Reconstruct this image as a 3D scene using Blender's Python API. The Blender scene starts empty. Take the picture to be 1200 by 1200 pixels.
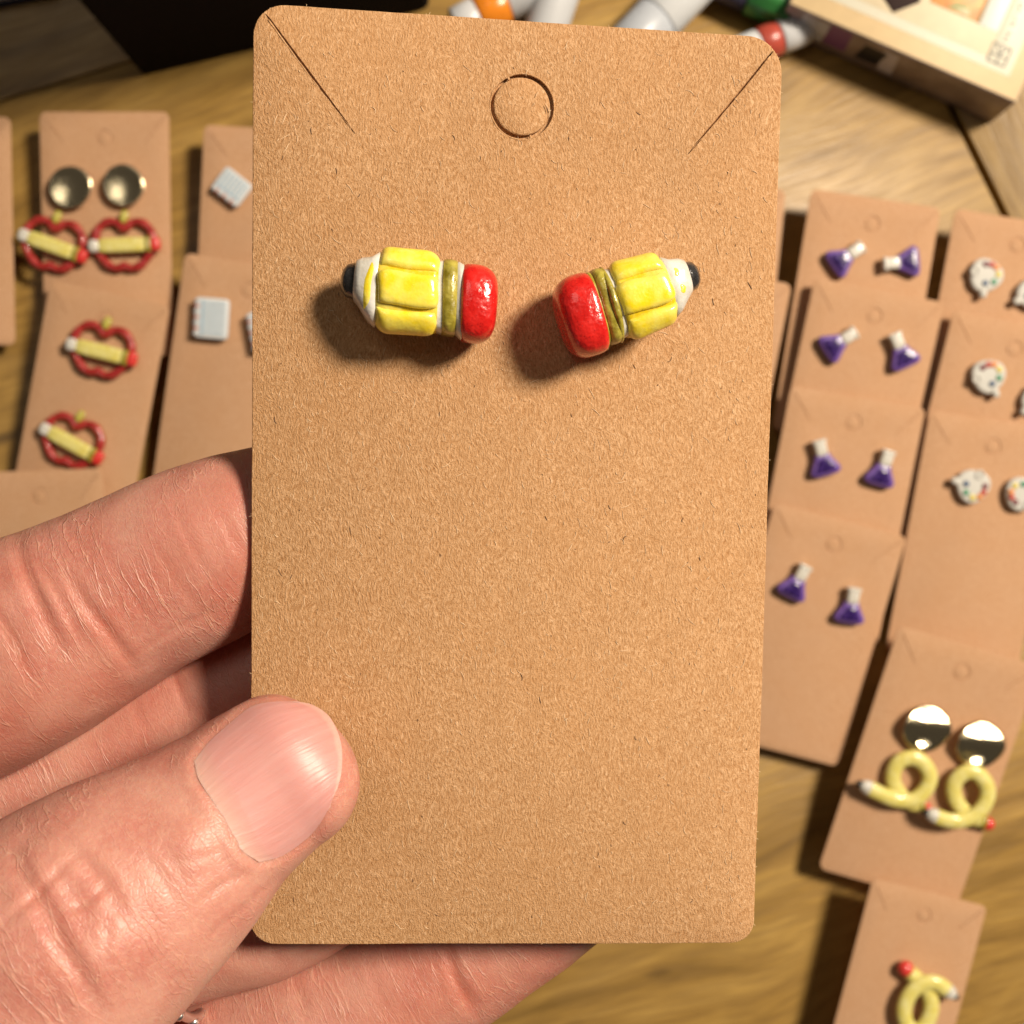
import bpy, bmesh, math, random
import numpy as np
from mathutils import Vector, Matrix
from mathutils.bvhtree import BVHTree

random.seed(7)
RNG = np.random.RandomState(11)
SC = bpy.context.scene
COL = SC.collection
PI = math.pi
R = math.radians

# ------------------------------------------------------------------ camera, world, lamps, exposure
# one Blender unit is one centimetre
SC.unit_settings.system = 'METRIC'
SC.unit_settings.scale_length = 0.01
CAMH = 42.0                                  # camera above the table top
FOV = 50.0
FPX = 600.0 / math.tan(R(FOV / 2))           # focal length in pixels of the 1200 px photograph
cam = bpy.data.cameras.new('camera')
cam.sensor_width = 36.0
cam.angle = R(FOV)
cam.clip_start = 0.5
cam.clip_end = 1000.0
cam.dof.use_dof = True
cam.dof.focus_distance = 10.5
cam.dof.aperture_fstop = cam.lens * 1e-3 / (2 * 0.043)
cam_o = bpy.data.objects.new('camera', cam)
COL.objects.link(cam_o)
cam_o.location = (0, 0, CAMH)
SC.camera = cam_o

world = bpy.data.worlds.new('World')
SC.world = world
world.use_nodes = True
world.node_tree.nodes['Background'].inputs['Color'].default_value = (1.0, 0.86, 0.70, 1)
world.node_tree.nodes['Background'].inputs['Strength'].default_value = 0.065


def area_lamp(name, loc, target, size, power, color, shape='DISK'):
    L = bpy.data.lights.new(name, 'AREA')
    L.shape = shape
    L.size = size
    L.energy = power
    L.color = color
    o = bpy.data.objects.new(name, L)
    COL.objects.link(o)
    o.location = loc
    o.rotation_euler = (Vector(target) - Vector(loc)).to_track_quat('-Z', 'Y').to_euler()
    return o


area_lamp('desk_lamp', (74, 41, 106), (0, 0, 20), 28, 258000, (1.0, 0.87, 0.70))
area_lamp('fill_lamp', (-30, 45, 150), (0, 0, 10), 50, 14000, (1.0, 0.9, 0.76))  # weak overhead fill, added for softer shade and extra reflections

SC.view_settings.view_transform = 'Standard'
SC.view_settings.look = 'None'
SC.view_settings.exposure = 0.0
SC.view_settings.gamma = 1.0
SC.cycles.use_denoising = True
SC.cycles.max_bounces = 8


# ------------------------------------------------------------------ small helpers
def W(px, py, depth):
    """world point seen at a pixel of the 1200 px photograph at a given depth below the camera"""
    return Vector(((px - 600) / FPX * depth, (600 - py) / FPX * depth, CAMH - depth))


def T(px, py, z=0.0):
    return W(px, py, CAMH - z)


def tag(o, label=None, cat=None, group=None, kind=None):
    if label: o['label'] = label
    if cat: o['category'] = cat
    if group: o['group'] = group
    if kind: o['kind'] = kind
    return o


def empty(name, mat=None, label=None, cat=None, group=None):
    o = bpy.data.objects.new(name, None)
    o.empty_display_size = 0.3
    COL.objects.link(o)
    if mat is not None: o.matrix_world = mat
    return tag(o, label, cat, group)


def link_mesh(name, me, mat, parent=None, smooth=True):
    if mat is not None and not me.materials: me.materials.append(mat)
    if smooth:
        for p in me.polygons: p.use_smooth = True
    o = bpy.data.objects.new(name, me)
    COL.objects.link(o)
    if parent is not None: o.parent = parent
    return o


class MB:
    """collects vertices and faces of one mesh"""
    def __init__(s): s.v = []; s.f = []
    def add(s, vs, fs):
        b = len(s.v); s.v += [tuple(p) for p in vs]
        s.f += [tuple(i + b for i in f) for f in fs]
        return s
    def build(s, name, mat, parent=None, smooth=True, sharp=None):
        me = bpy.data.meshes.new(name)
        me.from_pydata(s.v, [], s.f)
        bm = bmesh.new(); bm.from_mesh(me)
        bmesh.ops.recalc_face_normals(bm, faces=bm.faces[:])
        bm.to_mesh(me); bm.free()
        o = link_mesh(name, me, mat, parent, smooth)
        if smooth and sharp is not None: me.set_sharp_from_angle(angle=R(sharp))
        return o


def rings(rs, closed_ends=True):
    """skin a list of equal-length rings"""
    n = len(rs[0]); vs = [p for r in rs for p in r]; fs = []
    for i in range(len(rs) - 1):
        for j in range(n):
            k = (j + 1) % n
            fs.append((i * n + j, i * n + k, (i + 1) * n + k, (i + 1) * n + j))
    if closed_ends:
        fs.append(tuple(range(n)))
        fs.append(tuple((len(rs) - 1) * n + j for j in range(n)))
    return vs, fs


def spow(c, e): return math.copysign(abs(c) ** e, c)


def superell(c, s, e1=0.5, e2=0.5, M=None, nu=24, nv=16):
    rs = []
    for i in range(1, nv):
        ph = -PI / 2 + PI * i / nv
        rs.append([Vector((c[0] + s[0] * spow(math.cos(ph), e1) * spow(math.cos(t), e2),
                           c[1] + s[1] * spow(math.cos(ph), e1) * spow(math.sin(t), e2),
                           c[2] + s[2] * spow(math.sin(ph), e1)))
                   for t in [2 * PI * j / nu for j in range(nu)]])
    vs, fs = rings(rs)
    if M is not None:
        cc = Vector(c); vs = [M @ (v - cc) + cc for v in vs]
    return vs, fs


def tube(path, rad, n=14, closed=False, flat=1.0, up=Vector((0, 0, 1))):
    m = len(path); rs = []
    for i, p in enumerate(path):
        a = path[(i - 1) % m] if (closed or i > 0) else path[0]
        b = path[(i + 1) % m] if (closed or i < m - 1) else path[-1]
        t = (b - a).normalized(); s = t.cross(up).normalized(); u = s.cross(t)
        r = rad[i] if hasattr(rad, '__len__') else rad
        rs.append([p + s * r * math.cos(q) + u * r * flat * math.sin(q) for q in [2 * PI * j / n for j in range(n)]])
    if closed:
        vs, fs = rings(rs + [rs[0]], False)
        k = (m) * n
        fs = [tuple(i if i < k else i - k for i in f) for f in fs]
        return vs[:k], fs
    return rings(rs)


def catmull(pts, n, closed=False):
    """even samples of a smooth curve through rows of numbers"""
    P = np.array(pts, float); m = len(P); out = []
    seg = m if closed else m - 1
    for i in range(seg):
        if closed: p0, p1, p2, p3 = P[(i - 1) % m], P[i], P[(i + 1) % m], P[(i + 2) % m]
        else: p0, p1, p2, p3 = P[max(i - 1, 0)], P[i], P[i + 1], P[min(i + 2, m - 1)]
        if not closed:
            if i == 0: p0 = 2 * p1 - p2
            if i == m - 2: p3 = 2 * p2 - p1
        for t in np.linspace(0, 1, 24, endpoint=False):
            out.append(.5 * ((2 * p1) + (-p0 + p2) * t + (2 * p0 - 5 * p1 + 4 * p2 - p3) * t * t + (-p0 + 3 * p1 - 3 * p2 + p3) * t ** 3))
    out.append(P[0] if closed else P[-1])
    out = np.array(out)
    d = np.r_[0, np.cumsum(np.linalg.norm(np.diff(out[:, :3], axis=0), axis=1))]
    q = np.linspace(0, d[-1], n + 1)[:-1] if closed else np.linspace(0, d[-1], n)
    return np.stack([np.interp(q, d, out[:, k]) for k in range(out.shape[1])], 1)


def pillow(outline, z0, z1, round_=.34, steps=6):
    """a puffed solid over a 2D outline: upright flank, rounded shoulder, nearly flat top"""
    c = sum((Vector(p) for p in outline), Vector((0, 0))) / len(outline)
    at = lambda k, z: [Vector((c.x + (p[0] - c.x) * k, c.y + (p[1] - c.y) * k, z)) for p in outline]
    h = z1 - z0
    rs = [at(.94, z0), at(1, z0 + .12 * h), at(1, z0 + .42 * h)]
    for i in range(1, steps + 1):
        a = PI / 2 * i / steps
        rs.append(at(1 - round_ * (1 - math.cos(a)), z0 + .42 * h + .53 * h * math.sin(a)))
    rs += [at((1 - round_) * .55, z0 + .985 * h), at(.12, z1)]
    return rings(rs)


def rrect(x0, y0, x1, y1, r, n=8):
    pts = []
    for cx, cy, a in ((x1 - r, y1 - r, 0), (x0 + r, y1 - r, 90), (x0 + r, y0 + r, 180), (x1 - r, y0 + r, 270)):
        for i in range(n + 1):
            q = R(a + 90 * i / n); pts.append((cx + r * math.cos(q), cy + r * math.sin(q)))
    return pts


def offset_loop(pts, d):
    """move a counter-clockwise loop inwards by d"""
    n = len(pts); out = []
    for i in range(n):
        a, b, c = Vector(pts[i - 1]), Vector(pts[i]), Vector(pts[(i + 1) % n])
        t = ((b - a).normalized() + (c - b).normalized())
        t = t.normalized() if t.length > 1e-9 else (c - b).normalized()
        out.append((b.x - t.y * d, b.y + t.x * d))
    return out


def slab(outline, holes, thick, bev, floor=True):
    """a sheet with a softened rim and cuts that go most of the way through"""
    bm = bmesh.new()
    top = offset_loop(outline, bev)
    loops = [[bm.verts.new((x, y, 0)) for x, y in top]]
    for h in holes: loops.append([bm.verts.new((x, y, 0)) for x, y in h])
    es = []
    for L in loops:
        for i in range(len(L)): es.append(bm.edges.new((L[i], L[(i + 1) % len(L)])))
    bmesh.ops.triangle_fill(bm, use_beauty=True, use_dissolve=False, edges=es, normal=(0, 0, 1))
    prev = loops[0]
    for off, z in ((bev * .3, -bev * .3), (0, -bev), (0, -thick + bev), (bev, -thick)):
        ring = [bm.verts.new((x, y, z)) for x, y in (offset_loop(outline, off) if off else outline)]
        for i in range(len(ring)):
            k = (i + 1) % len(ring)
            bm.faces.new((prev[i], ring[i], ring[k], prev[k]))
        prev = ring
    bm.faces.new(prev[::-1])
    if holes:
        zf = -thick * 0.8
        for L in loops[1:]:
            low = [bm.verts.new((v.co.x, v.co.y, zf)) for v in L]
            for i in range(len(L)):
                k = (i + 1) % len(L)
                bm.faces.new((L[i], low[i], low[k], L[k]))
            bm.faces.new(low)
    bmesh.ops.recalc_face_normals(bm, faces=bm.faces[:])
    me = bpy.data.meshes.new('sheet'); bm.to_mesh(me); bm.free()
    for p in me.polygons: p.use_smooth = True
    me.set_sharp_from_angle(angle=R(50))
    return me


# ------------------------------------------------------------------ materials
class Mat:
    def __init__(s, name):
        s.m = bpy.data.materials.new(name); s.m.use_nodes = True
        s.nt = s.m.node_tree; s.b = s.nt.nodes['Principled BSDF']
    def n(s, kind, ins=None, **props):
        nd = s.nt.nodes.new('ShaderNode' + kind)
        for k, v in props.items(): setattr(nd, k, v)
        for k, v in (ins or {}).items(): s.set(nd.inputs[k], v)
        return nd
    def set(s, sock, v):
        if isinstance(v, bpy.types.NodeSocket): s.nt.links.new(v, sock)
        elif isinstance(v, bpy.types.Node): s.nt.links.new(v.outputs[0], sock)
        else:
            if isinstance(v, tuple) and len(v) == 3 and sock.type == 'RGBA': v = (*v, 1)
            sock.default_value = v
    def bsdf(s, **kw):
        for k, v in kw.items(): s.set(s.b.inputs[k.replace('_', ' ')], v)
        return s
    def coord(s, out='Object'): return s.n('TexCoord').outputs[out]
    def mapped(s, vec, scale=(1, 1, 1), rot=(0, 0, 0), loc=(0, 0, 0)):
        return s.n('Mapping', {'Vector': vec, 'Scale': scale, 'Rotation': rot, 'Location': loc}).outputs[0]
    def noise(s, vec, scale, detail=3.0, rough=.55, dist=0.0):
        return s.n('TexNoise', {'Vector': vec, 'Scale': scale, 'Detail': detail, 'Roughness': rough, 'Distortion': dist}).outputs[0]
    def ramp(s, fac, stops, interp='LINEAR'):
        nd = s.n('ValToRGB', {'Fac': fac}); cr = nd.color_ramp; cr.interpolation = interp
        while len(cr.elements) < len(stops): cr.elements.new(.5)
        for e, (p, c) in zip(cr.elements, stops):
            e.position = p; e.color = (*c, 1) if isinstance(c, tuple) else (c, c, c, 1)
        return nd.outputs[0]
    def mix(s, fac, a, b, blend='MIX'):
        nd = s.n('Mix', data_type='RGBA', blend_type=blend)
        s.set(nd.inputs[0], fac); s.set(nd.inputs[6], a); s.set(nd.inputs[7], b)
        return nd.outputs[2]
    def math(s, op, a, b=0.0):
        nd = s.n('Math', operation=op); s.set(nd.inputs[0], a); s.set(nd.inputs[1], b)
        return nd.outputs[0]
    def bump(s, h, dist, strength=1.0, normal=None):
        nd = s.n('Bump', {'Height': h, 'Distance': dist, 'Strength': strength})
        if normal is not None: s.set(nd.inputs['Normal'], normal)
        return nd.outputs[0]


def kraft_mat(name, base, relief):
    M = Mat(name)
    co = M.coord()
    rnd = M.n('ObjectInfo').outputs['Random']
    sh = M.math('MULTIPLY', rnd, 37.0)
    cv = M.n('CombineXYZ', {'X': sh, 'Y': sh})
    co = M.n('VectorMath', {0: co, 1: cv.outputs[0]}, operation='ADD').outputs[0]
    warp = M.n('TexNoise', {'Vector': co, 'Scale': 2.2, 'Detail': 2.0}).outputs['Color']
    wv = M.n('VectorMath', {0: warp, 1: (.5, .5, .5)}, operation='SUBTRACT').outputs[0]
    wv = M.n('VectorMath', {0: wv, 'Scale': .22}, operation='SCALE').outputs[0]
    cw = M.n('VectorMath', {0: co, 1: wv}, operation='ADD').outputs[0]
    f1 = M.noise(M.mapped(cw, (52, 21, 40), (0, 0, R(16))), 1.0, 3.5, .68)
    f2 = M.noise(M.mapped(cw, (60, 26, 40), (0, 0, R(-24))), 1.0, 3.0, .68)
    f3 = M.noise(co, 75.0, 2.0, .6)
    low = M.noise(co, .9, 3.0, .55)
    mid = M.noise(co, 9.0, 3.0, .6)
    fib = M.math('ADD', M.math('MULTIPLY', f1, .5), M.math('MULTIPLY', f2, .5))
    b = Vector(base)
    c1 = M.ramp(fib, [(.385, (b.x * .70, b.y * .60, b.z * .48)), (.5, tuple(b * .97)), (.60, (b.x * 1.22, b.y * 1.32, b.z * 1.5))])
    c2 = M.mix(M.ramp(mid, [(.42, 0.0), (.68, .42)]), c1, tuple(Vector((b.x * .82, b.y * .76, b.z * .68))))
    c3 = M.mix(M.ramp(low, [(.35, 0.0), (.7, .30)]), c2, tuple(Vector((b.x * .93, b.y * .84, b.z * .72))))
    sparkle = M.noise(M.mapped(cw, (46, 17, 40), (0, 0, R(30)), (3, 8, 1)), 1.0, 1.5, .5)
    c3 = M.mix(M.ramp(sparkle, [(.645, 0.0), (.72, .6)]), c3, (b.x * 1.35, b.y * 1.55, b.z * 1.9))  # bright highlights of the fibres, painted into the base colour
    vor = M.n('TexVoronoi', {'Vector': co, 'Scale': 3.1}, feature='F1')
    spk = M.math('LESS_THAN', vor.outputs['Distance'], .045)
    pick = M.math('GREATER_THAN', M.n('SeparateColor', {0: vor.outputs['Color']}).outputs[0], .55)
    c4 = M.mix(M.math('MULTIPLY', M.math('MULTIPLY', spk, pick), .6), c3, (.12, .06, .03))
    h = M.math('ADD', fib, M.math('MULTIPLY', f3, .35))
    M.bsdf(Base_Color=c4, Roughness=.82, Specular_IOR_Level=.25, Normal=M.bump(h, relief, 1.0))
    return M.m


def plain(name, col, rough=.5, metal=0.0, var=.12, scale=6.0, coat=0.0, spec=.5, bump=0.0):
    M = Mat(name); co = M.coord()
    nz = M.noise(co, scale, 4.0)
    c = Vector(col)
    M.bsdf(Base_Color=M.ramp(nz, [(.3, tuple(c * (1 - var))), (.7, tuple(c * (1 + var)))]), Roughness=rough, Metallic=metal, Coat_Weight=coat, Coat_Roughness=.08, Specular_IOR_Level=spec)
    if bump: M.bsdf(Normal=M.bump(M.noise(co, scale * 3, 3.0), bump))
    return M.m


def glaze(name, c1, c2, scale=5.0, lo=.4, hi=.62, bump=.012, rough=.22, speck=None, pale=None):
    """hand painted, varnished clay: two tones in blotches, uneven gloss"""
    M = Mat(name); co = M.coord()
    nz = M.noise(co, scale, 4.0, .6, .4)
    col = M.ramp(nz, [(lo, c1), (hi, c2)])
    if speck:
        v = M.n('TexVoronoi', {'Vector': co, 'Scale': 26.0}, feature='F1')
        col = M.mix(M.math('MULTIPLY', M.math('LESS_THAN', v.outputs['Distance'], .2), .55), col, speck)
    if pale:
        pt = M.n('NewGeometry').outputs['Pointiness']
        wear = M.math('ADD', pt, M.math('MULTIPLY', M.math('SUBTRACT', M.noise(co, 5.0, 3.0), .5), .09))
        col = M.mix(M.ramp(wear, [(.506, 0.0), (.560, .50)]), col, pale)
    M.bsdf(Base_Color=col, Roughness=M.ramp(M.noise(co, 14.0, 2.0), [(.35, rough), (.7, rough + .22)]), Coat_Weight=.6, Coat_Roughness=.1,
           Subsurface_Weight=.05, Subsurface_Radius=(.06, .04, .02), Subsurface_Scale=1.0)
    h = M.math('ADD', M.noise(co, 9.0, 2.0), M.math('MULTIPLY', M.noise(co, 40.0, 2.0), .22))
    M.bsdf(Normal=M.bump(h, bump * 1.3))
    return M.m


def wood_mat(name, ang, tint=1.0):
    M = Mat(name); co = M.coord()
    along = M.mapped(co, (1, 1, 1), (0, 0, R(-ang)))
    warp = M.n('TexNoise', {'Vector': M.mapped(along, (.06, .12, .1)), 'Scale': 1.0, 'Detail': 2.0}).outputs['Color']
    wv = M.n('VectorMath', {0: M.n('VectorMath', {0: warp, 1: (.5, .5, .5)}, operation='SUBTRACT').outputs[0], 'Scale': 5.0}, operation='SCALE').outputs[0]
    a2 = M.n('VectorMath', {0: along, 1: wv}, operation='ADD').outputs[0]
    g1 = M.noise(M.mapped(a2, (.12, 1.1, 1)), 1.0, 5.0, .6)
    g2 = M.noise(M.mapped(a2, (.5, 7.0, 1)), 1.0, 3.0, .6)
    g3 = M.noise(co, .5, 3.0)
    t = tint
    c = M.ramp(g1, [(.30, (.19 * t, .108 * t, .026 * t)), (.48, (.345 * t, .203 * t, .050 * t)), (.66, (.47 * t, .292 * t, .080 * t))])
    c = M.mix(M.ramp(g2, [(.40, .42), (.62, 0.0)]), c, (.17 * t, .092 * t, .024 * t))
    c = M.mix(M.ramp(g3, [(.4, 0.0), (.75, .4)]), c, (.29 * t, .175 * t, .052 * t))
    kn = M.n('TexVoronoi', {'Vector': M.mapped(a2, (.11, .26, 1)), 'Scale': 1.0}, feature='F1')
    c = M.mix(M.ramp(kn.outputs['Distance'], [(.03, .75), (.11, 0.0)]), c, (.07, .04, .018))
    M.bsdf(Base_Color=c, Roughness=M.ramp(g2, [(.3, .5), (.7, .36)]), Normal=M.bump(g2, .02))
    return M.m


K_HELD = kraft_mat('kraft_board', (.535, .30, .142), .019)
K_BACK = kraft_mat('kraft_card', (.57, .335, .190), .006)
WHITE = glaze('white_clay', (.60, .57, .50), (.72, .70, .65), bump=.006)
WHITE_FLAT = plain('white_plastic', (.64, .65, .67), .35, var=.04)
YELLOW = glaze('yellow_glaze', (.84, .65, .006), (.88, .79, .16), 3.5, .45, .78, .006, pale=(.84, .80, .42))
YELLOW_BASE = glaze('yellow_wash', (.70, .50, .008), (.80, .70, .20), 5.0, .45, .75, .006)
OLIVE = glaze('olive_gold', (.22, .175, .010), (.48, .41, .07), 9.0, .35, .70, .014, .26)
RED = glaze('red_glaze', (.55, .010, .008), (.70, .020, .015), 7.0, .4, .65, .012, .18, speck=(.36, .004, .006))
BLACK = glaze('black_glaze', (.012, .011, .012), (.055, .052, .052), 8.0, .4, .7, .014, .10)
RED_TUBE = glaze('dark_red_tube', (.30, .012, .014), (.46, .04, .03), 5.0, .4, .65, .015, .3)
WHITE_SOFT = plain('soft_white_clay', (.60, .585, .54), .55, var=.06, spec=.3)
YEL_CLAY = glaze('pale_yellow_clay', (.72, .62, .14), (.80, .73, .30), 4.0, .4, .65, .010, .35)
RED_DOT = glaze('red_clay', (.62, .022, .018), (.74, .06, .05), 6.0, bump=.01, rough=.3)
PURPLE = glaze('light_purple_clay', (.13, .060, .33), (.20, .11, .42), 5.0, bump=.006, rough=.3)
LIQUID = glaze('deep_purple_resin', (.022, .008, .085), (.06, .025, .18), 5.0, bump=.004, rough=.08)
GOLDISH = glaze('olive_yellow_loop', (.42, .36, .05), (.60, .52, .12), 6.0, bump=.01, rough=.3)


def gold_mat():
    M = Mat('pale_gold_metal'); co = M.coord()
    M.bsdf(Base_Color=(.82, .70, .46), Metallic=1.0, Roughness=.16, Normal=M.bump(M.noise(M.mapped(co, (3, 14, 3)), 1.0, 2.0), .01))
    return M.m
GOLD = gold_mat()
SILVER = plain('silver_metal', (.8, .78, .75), .30, 1.0, .05)


# ------------------------------------------------------------------ the table
GA = 17.0                                           # direction of the grain, degrees
ga = Vector((math.cos(R(GA)), math.sin(R(GA)), 0)); gn = Vector((-ga.y, ga.x, 0))
WOOD = wood_mat('oak_boards', GA, 1.06)
WOOD_END = wood_mat('oak_end_board', -64.0, .92)
SEAM_DARK = plain('seam_shade', (.03, .02, .012), .8)
table = empty('table', None, 'wooden table of wide olive brown oak boards under all the cards', 'table')
s0, s1 = T(1111, 115), T(1178, 251)                 # the wide seam before the end board
sd = (s0 - s1).normalized(); sn = Vector((sd.y, -sd.x, 0))   # sn points to the right


def seam_u(v):
    """where the long boards stop, in grain coordinates"""
    p0 = s0 - sn * 0.16
    a, b, c, d = ga.dot(sn), gn.dot(sn), p0.dot(sn), 0
    return (c - v * b) / a


def board(poly, name, mat):
    if sum(poly[i - 1][0] * poly[i][1] - poly[i][0] * poly[i - 1][1] for i in range(len(poly))) < 0: poly = poly[::-1]
    me = slab(poly, [], 2.0, .05)
    me.name = name
    return link_mesh(name, me, mat, table, smooth=False)


seam_v = T(60, 100).dot(gn)
vs_ = [seam_v + 22.6 * k for k in (-3, -2, -1, 0, 1, 2)]
for v0, v1 in zip(vs_[:-1], vs_[1:]):
    a, b = v0 + .04, v1 - .04
    P = [ga * -75 + gn * a, ga * seam_u(a) + gn * a, ga * seam_u(b) + gn * b, ga * -75 + gn * b]
    board([(p.x, p.y) for p in P], 'plank', WOOD)
e0 = s0 + sn * .12
P = [e0 + sd * 60, e0 - sd * 75, e0 - sd * 75 + sn * 14, e0 + sd * 60 + sn * 14]
board([(p.x, p.y) for p in P], 'end_board', WOOD_END)
P = [ga * -74 + gn * (vs_[0] + 1), ga * (seam_u(0) + 6) + gn * (vs_[0] + 1), ga * (seam_u(0) + 6) + gn * (vs_[-1] - 1), ga * -74 + gn * (vs_[-1] - 1)]
me = slab([(p.x, p.y) for p in P], [], 1.5, .05)
o = link_mesh('dark_seam_backing', me, SEAM_DARK, table, smooth=False); o.location.z = -2.01  # dark sheet added to block light from below and keep the seams dark

# ------------------------------------------------------------------ earring cards
CARD_W, CARD_H, HOLE_R = 5.0, 9.0, 0.30


def slit(a, b, w):
    a, b = Vector(a), Vector(b); d = (b - a).normalized(); n = Vector((-d.y, d.x)) * w / 2
    pts = []
    for t, k in ((0, .25), (.05, .8), (.5, 1), (.9, .8), (1, .2)): pts.append(tuple(a.lerp(b, t) - n * k))
    for t, k in ((1, .2), (.9, .8), (.5, 1), (.05, .8), (0, .25)): pts.append(tuple(a.lerp(b, t) + n * k))
    return pts


def circle(c, r, n=48): return [(c[0] + r * math.cos(2 * PI * i / n), c[1] + r * math.sin(2 * PI * i / n)) for i in range(n)]


def card_meshes(hole, slits, gap, sw, thick=.045, outline=None, bev=.012, hr=HOLE_R, tab_tilt=(0, 0)):
    ol = outline or rrect(-CARD_W / 2, -CARD_H / 2, CARD_W / 2, CARD_H / 2, .27)
    pm = slab(ol, [circle(hole, hr)[::-1]] + [slit(a, b, sw) for a, b in slits], thick, bev)
    tm = slab(circle((0, 0), hr - gap), [], thick * .75, bev * 1.6)
    return pm, tm


bp, bt = card_meshes((0, 3.55), [((-2.33, 4.30), (-1.55, 3.35)), ((2.33, 4.30), (1.55, 3.35))], .035, .03)
bp.name = 'card_panel'; bt.name = 'punch_tab'
BACK_CARD = None


def back_card(px, py, ang, zt, zb, label, w=5.0, h=9.0, anchor='TL', group='kraft earring cards laid out on the table'):
    """a card on the table, hung from its top left (or right) corner at a pixel"""
    global BACK_CARD
    tau = math.asin((zt - zb) / h)
    rot = Matrix.Rotation(R(ang), 4, 'Z') @ Matrix.Rotation(tau, 4, 'X')
    cx = -w / 2 if anchor == 'TL' else w / 2
    c = T(px, py, zt) - rot.to_3x3() @ Vector((cx, h / 2, 0))
    M = Matrix.Translation(c) @ rot @ Matrix.Diagonal((w / CARD_W, h / CARD_H, 1, 1))
    root = empty('earring_card', M, label, 'card', group)
    if BACK_CARD is None:
        a = link_mesh('card_panel', bp, K_BACK, root); b = link_mesh('punch_tab', bt, K_BACK, root)
        b.location = (0, 3.55, -.012); BACK_CARD = (a, b)
    else:
        for s in BACK_CARD:
            c2 = s.copy(); COL.objects.link(c2); c2.parent = root
    root['_w'] = w
    return Matrix.Translation(M.to_translation()) @ rot


def on_card(M, px, py, ang=0.0, lift=0.0):
    """a frame standing on a card (matrix M) where a pixel's ray meets it; ang is in the picture's plane"""
    o = Vector((0, 0, CAMH)); d = (W(px, py, 10) - o)
    n = M.to_3x3() @ Vector((0, 0, 1)); p0 = M.to_translation() + n * lift
    t = (p0 - o).dot(n) / d.dot(n)
    p = o + d * t
    q = Vector((0, 0, 1)).rotation_difference(n).to_matrix().to_4x4()
    return Matrix.Translation(p) @ q @ Matrix.Rotation(R(ang), 4, 'Z')


C = {}
C['L0'] = back_card(12, 137, 0, 1.3, .9, 'kraft card cut off by the left edge of the photo, nothing on it in view', anchor='TR', h=8.4)
C['L1'] = back_card(46, 131, 0, 1.3, .8, 'upright kraft card with two red outline earrings hanging from gold discs', w=4.8)
C['L2'] = back_card(59, 328, -12.5, 1.7, .9, 'tilted kraft card with two loose red outline earrings and no discs', w=4.5)
C['L3'] = back_card(-32, 554, 2, 1.9, 1.0, 'blank kraft card end lying just above the knuckle of the index finger', w=4.7)
C['L4'] = back_card(239, 146, -3.5, 1.3, .8, 'kraft card with the small tilted white notebook earring, half behind the held card')
C['L5'] = back_card(217, 296, -10, 1.8, .9, 'kraft card with the upright white notebook earring, overlapping the card above it')
C['RA'] = back_card(921, 222, -5, 1.3, .8, 'sliver of a kraft card showing beside the upper right edge of the held card', anchor='TR')
C['RB'] = back_card(928, 333, -10, 1.8, .9, 'sliver of a lower kraft card beside the held card, left of the dark gap', anchor='TR')
C['R1'] = back_card(951, 221, -8.5, 1.3, .8, 'topmost kraft card of the purple flask column, flasks lying head to head', w=4.85)
C['R2'] = back_card(955, 325, -11, 1.7, .9, 'second kraft card of the flask column, its two flasks tilted apart', w=4.85)
C['R3'] = back_card(927, 452, -9.5, 1.8, .9, 'third kraft card of the flask column, both flasks standing upright', w=5.0)
C['R4'] = back_card(908, 589, -14.5, 1.8, .8, 'lowest kraft card of the flask column with its bare bottom edge on the wood', w=5.0)
C['P1'] = back_card(1120, 244, -9.5, 1.4, .9, 'topmost kraft card of the paint palette column')
C['P2'] = back_card(1118, 362, -12, 1.8, .9, 'middle kraft card of the paint palette column')
C['P3'] = back_card(1090, 481, -8.5, 1.9, 1.0, 'lowest kraft card of the palette column with a long bare kraft area')
C['S1'] = back_card(1054, 733, -16, 2.2, 1.1, 'kraft card with two looped pencil earrings hanging from gold discs', w=5.35, h=9.6)
C['S2'] = back_card(1023, 1029, -14, 1.9, 1.6, 'narrow kraft card with a single looped pencil earring, at the lower right corner', w=4.3, h=8.4)

# ------------------------------------------------------------------ background earrings
def thing(name, M, label, cat, group): return empty(name, M, label, cat, group)


def dup_children(src, dst):
    for ch in src.children:
        c = ch.copy(); COL.objects.link(c); c.parent = dst
        for g in ch.children:
            d = g.copy(); COL.objects.link(d); d.parent = c


# --- purple flasks
FL = None
def flask(M, label):
    global FL
    t = thing('flask_earring', M, label, 'earring', 'purple flask stud earrings')
    if FL is None:
        ol = catmull([(-.24, .18), (-.34, 0), (-.53, -.32), (-.59, -.50), (-.46, -.64), (-.2, -.67), (.2, -.67), (.46, -.64), (.59, -.50), (.53, -.32), (.34, 0), (.24, .18)], 48, True)
        MB().add(*pillow([tuple(p) for p in ol], .12, .42)).build('flask_body', PURPLE, t)
        il = catmull([(-.14, .0), (-.22, -.12), (-.38, -.38), (-.36, -.50), (-.2, -.53), (.2, -.53), (.36, -.50), (.38, -.38), (.22, -.12), (.14, .0)], 40, True)
        MB().add(*pillow([tuple(p) for p in il], .36, .50)).build('liquid', LIQUID, t)
        MB().add(*superell((0, .40, .28), (.225, .31, .18), .45, .4)).build('flask_neck', WHITE, t)
        MB().add(*superell((0, .66, .28), (.28, .08, .20), .6, .5)).build('flask_lip', WHITE, t)
        MB().add(*tube([Vector((0, -.1, z)) for z in (.15, -.1, -.4)], .05, 8)).build('post', SILVER, t)
        FL = t
    else: dup_children(FL, t)
    return t


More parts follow.
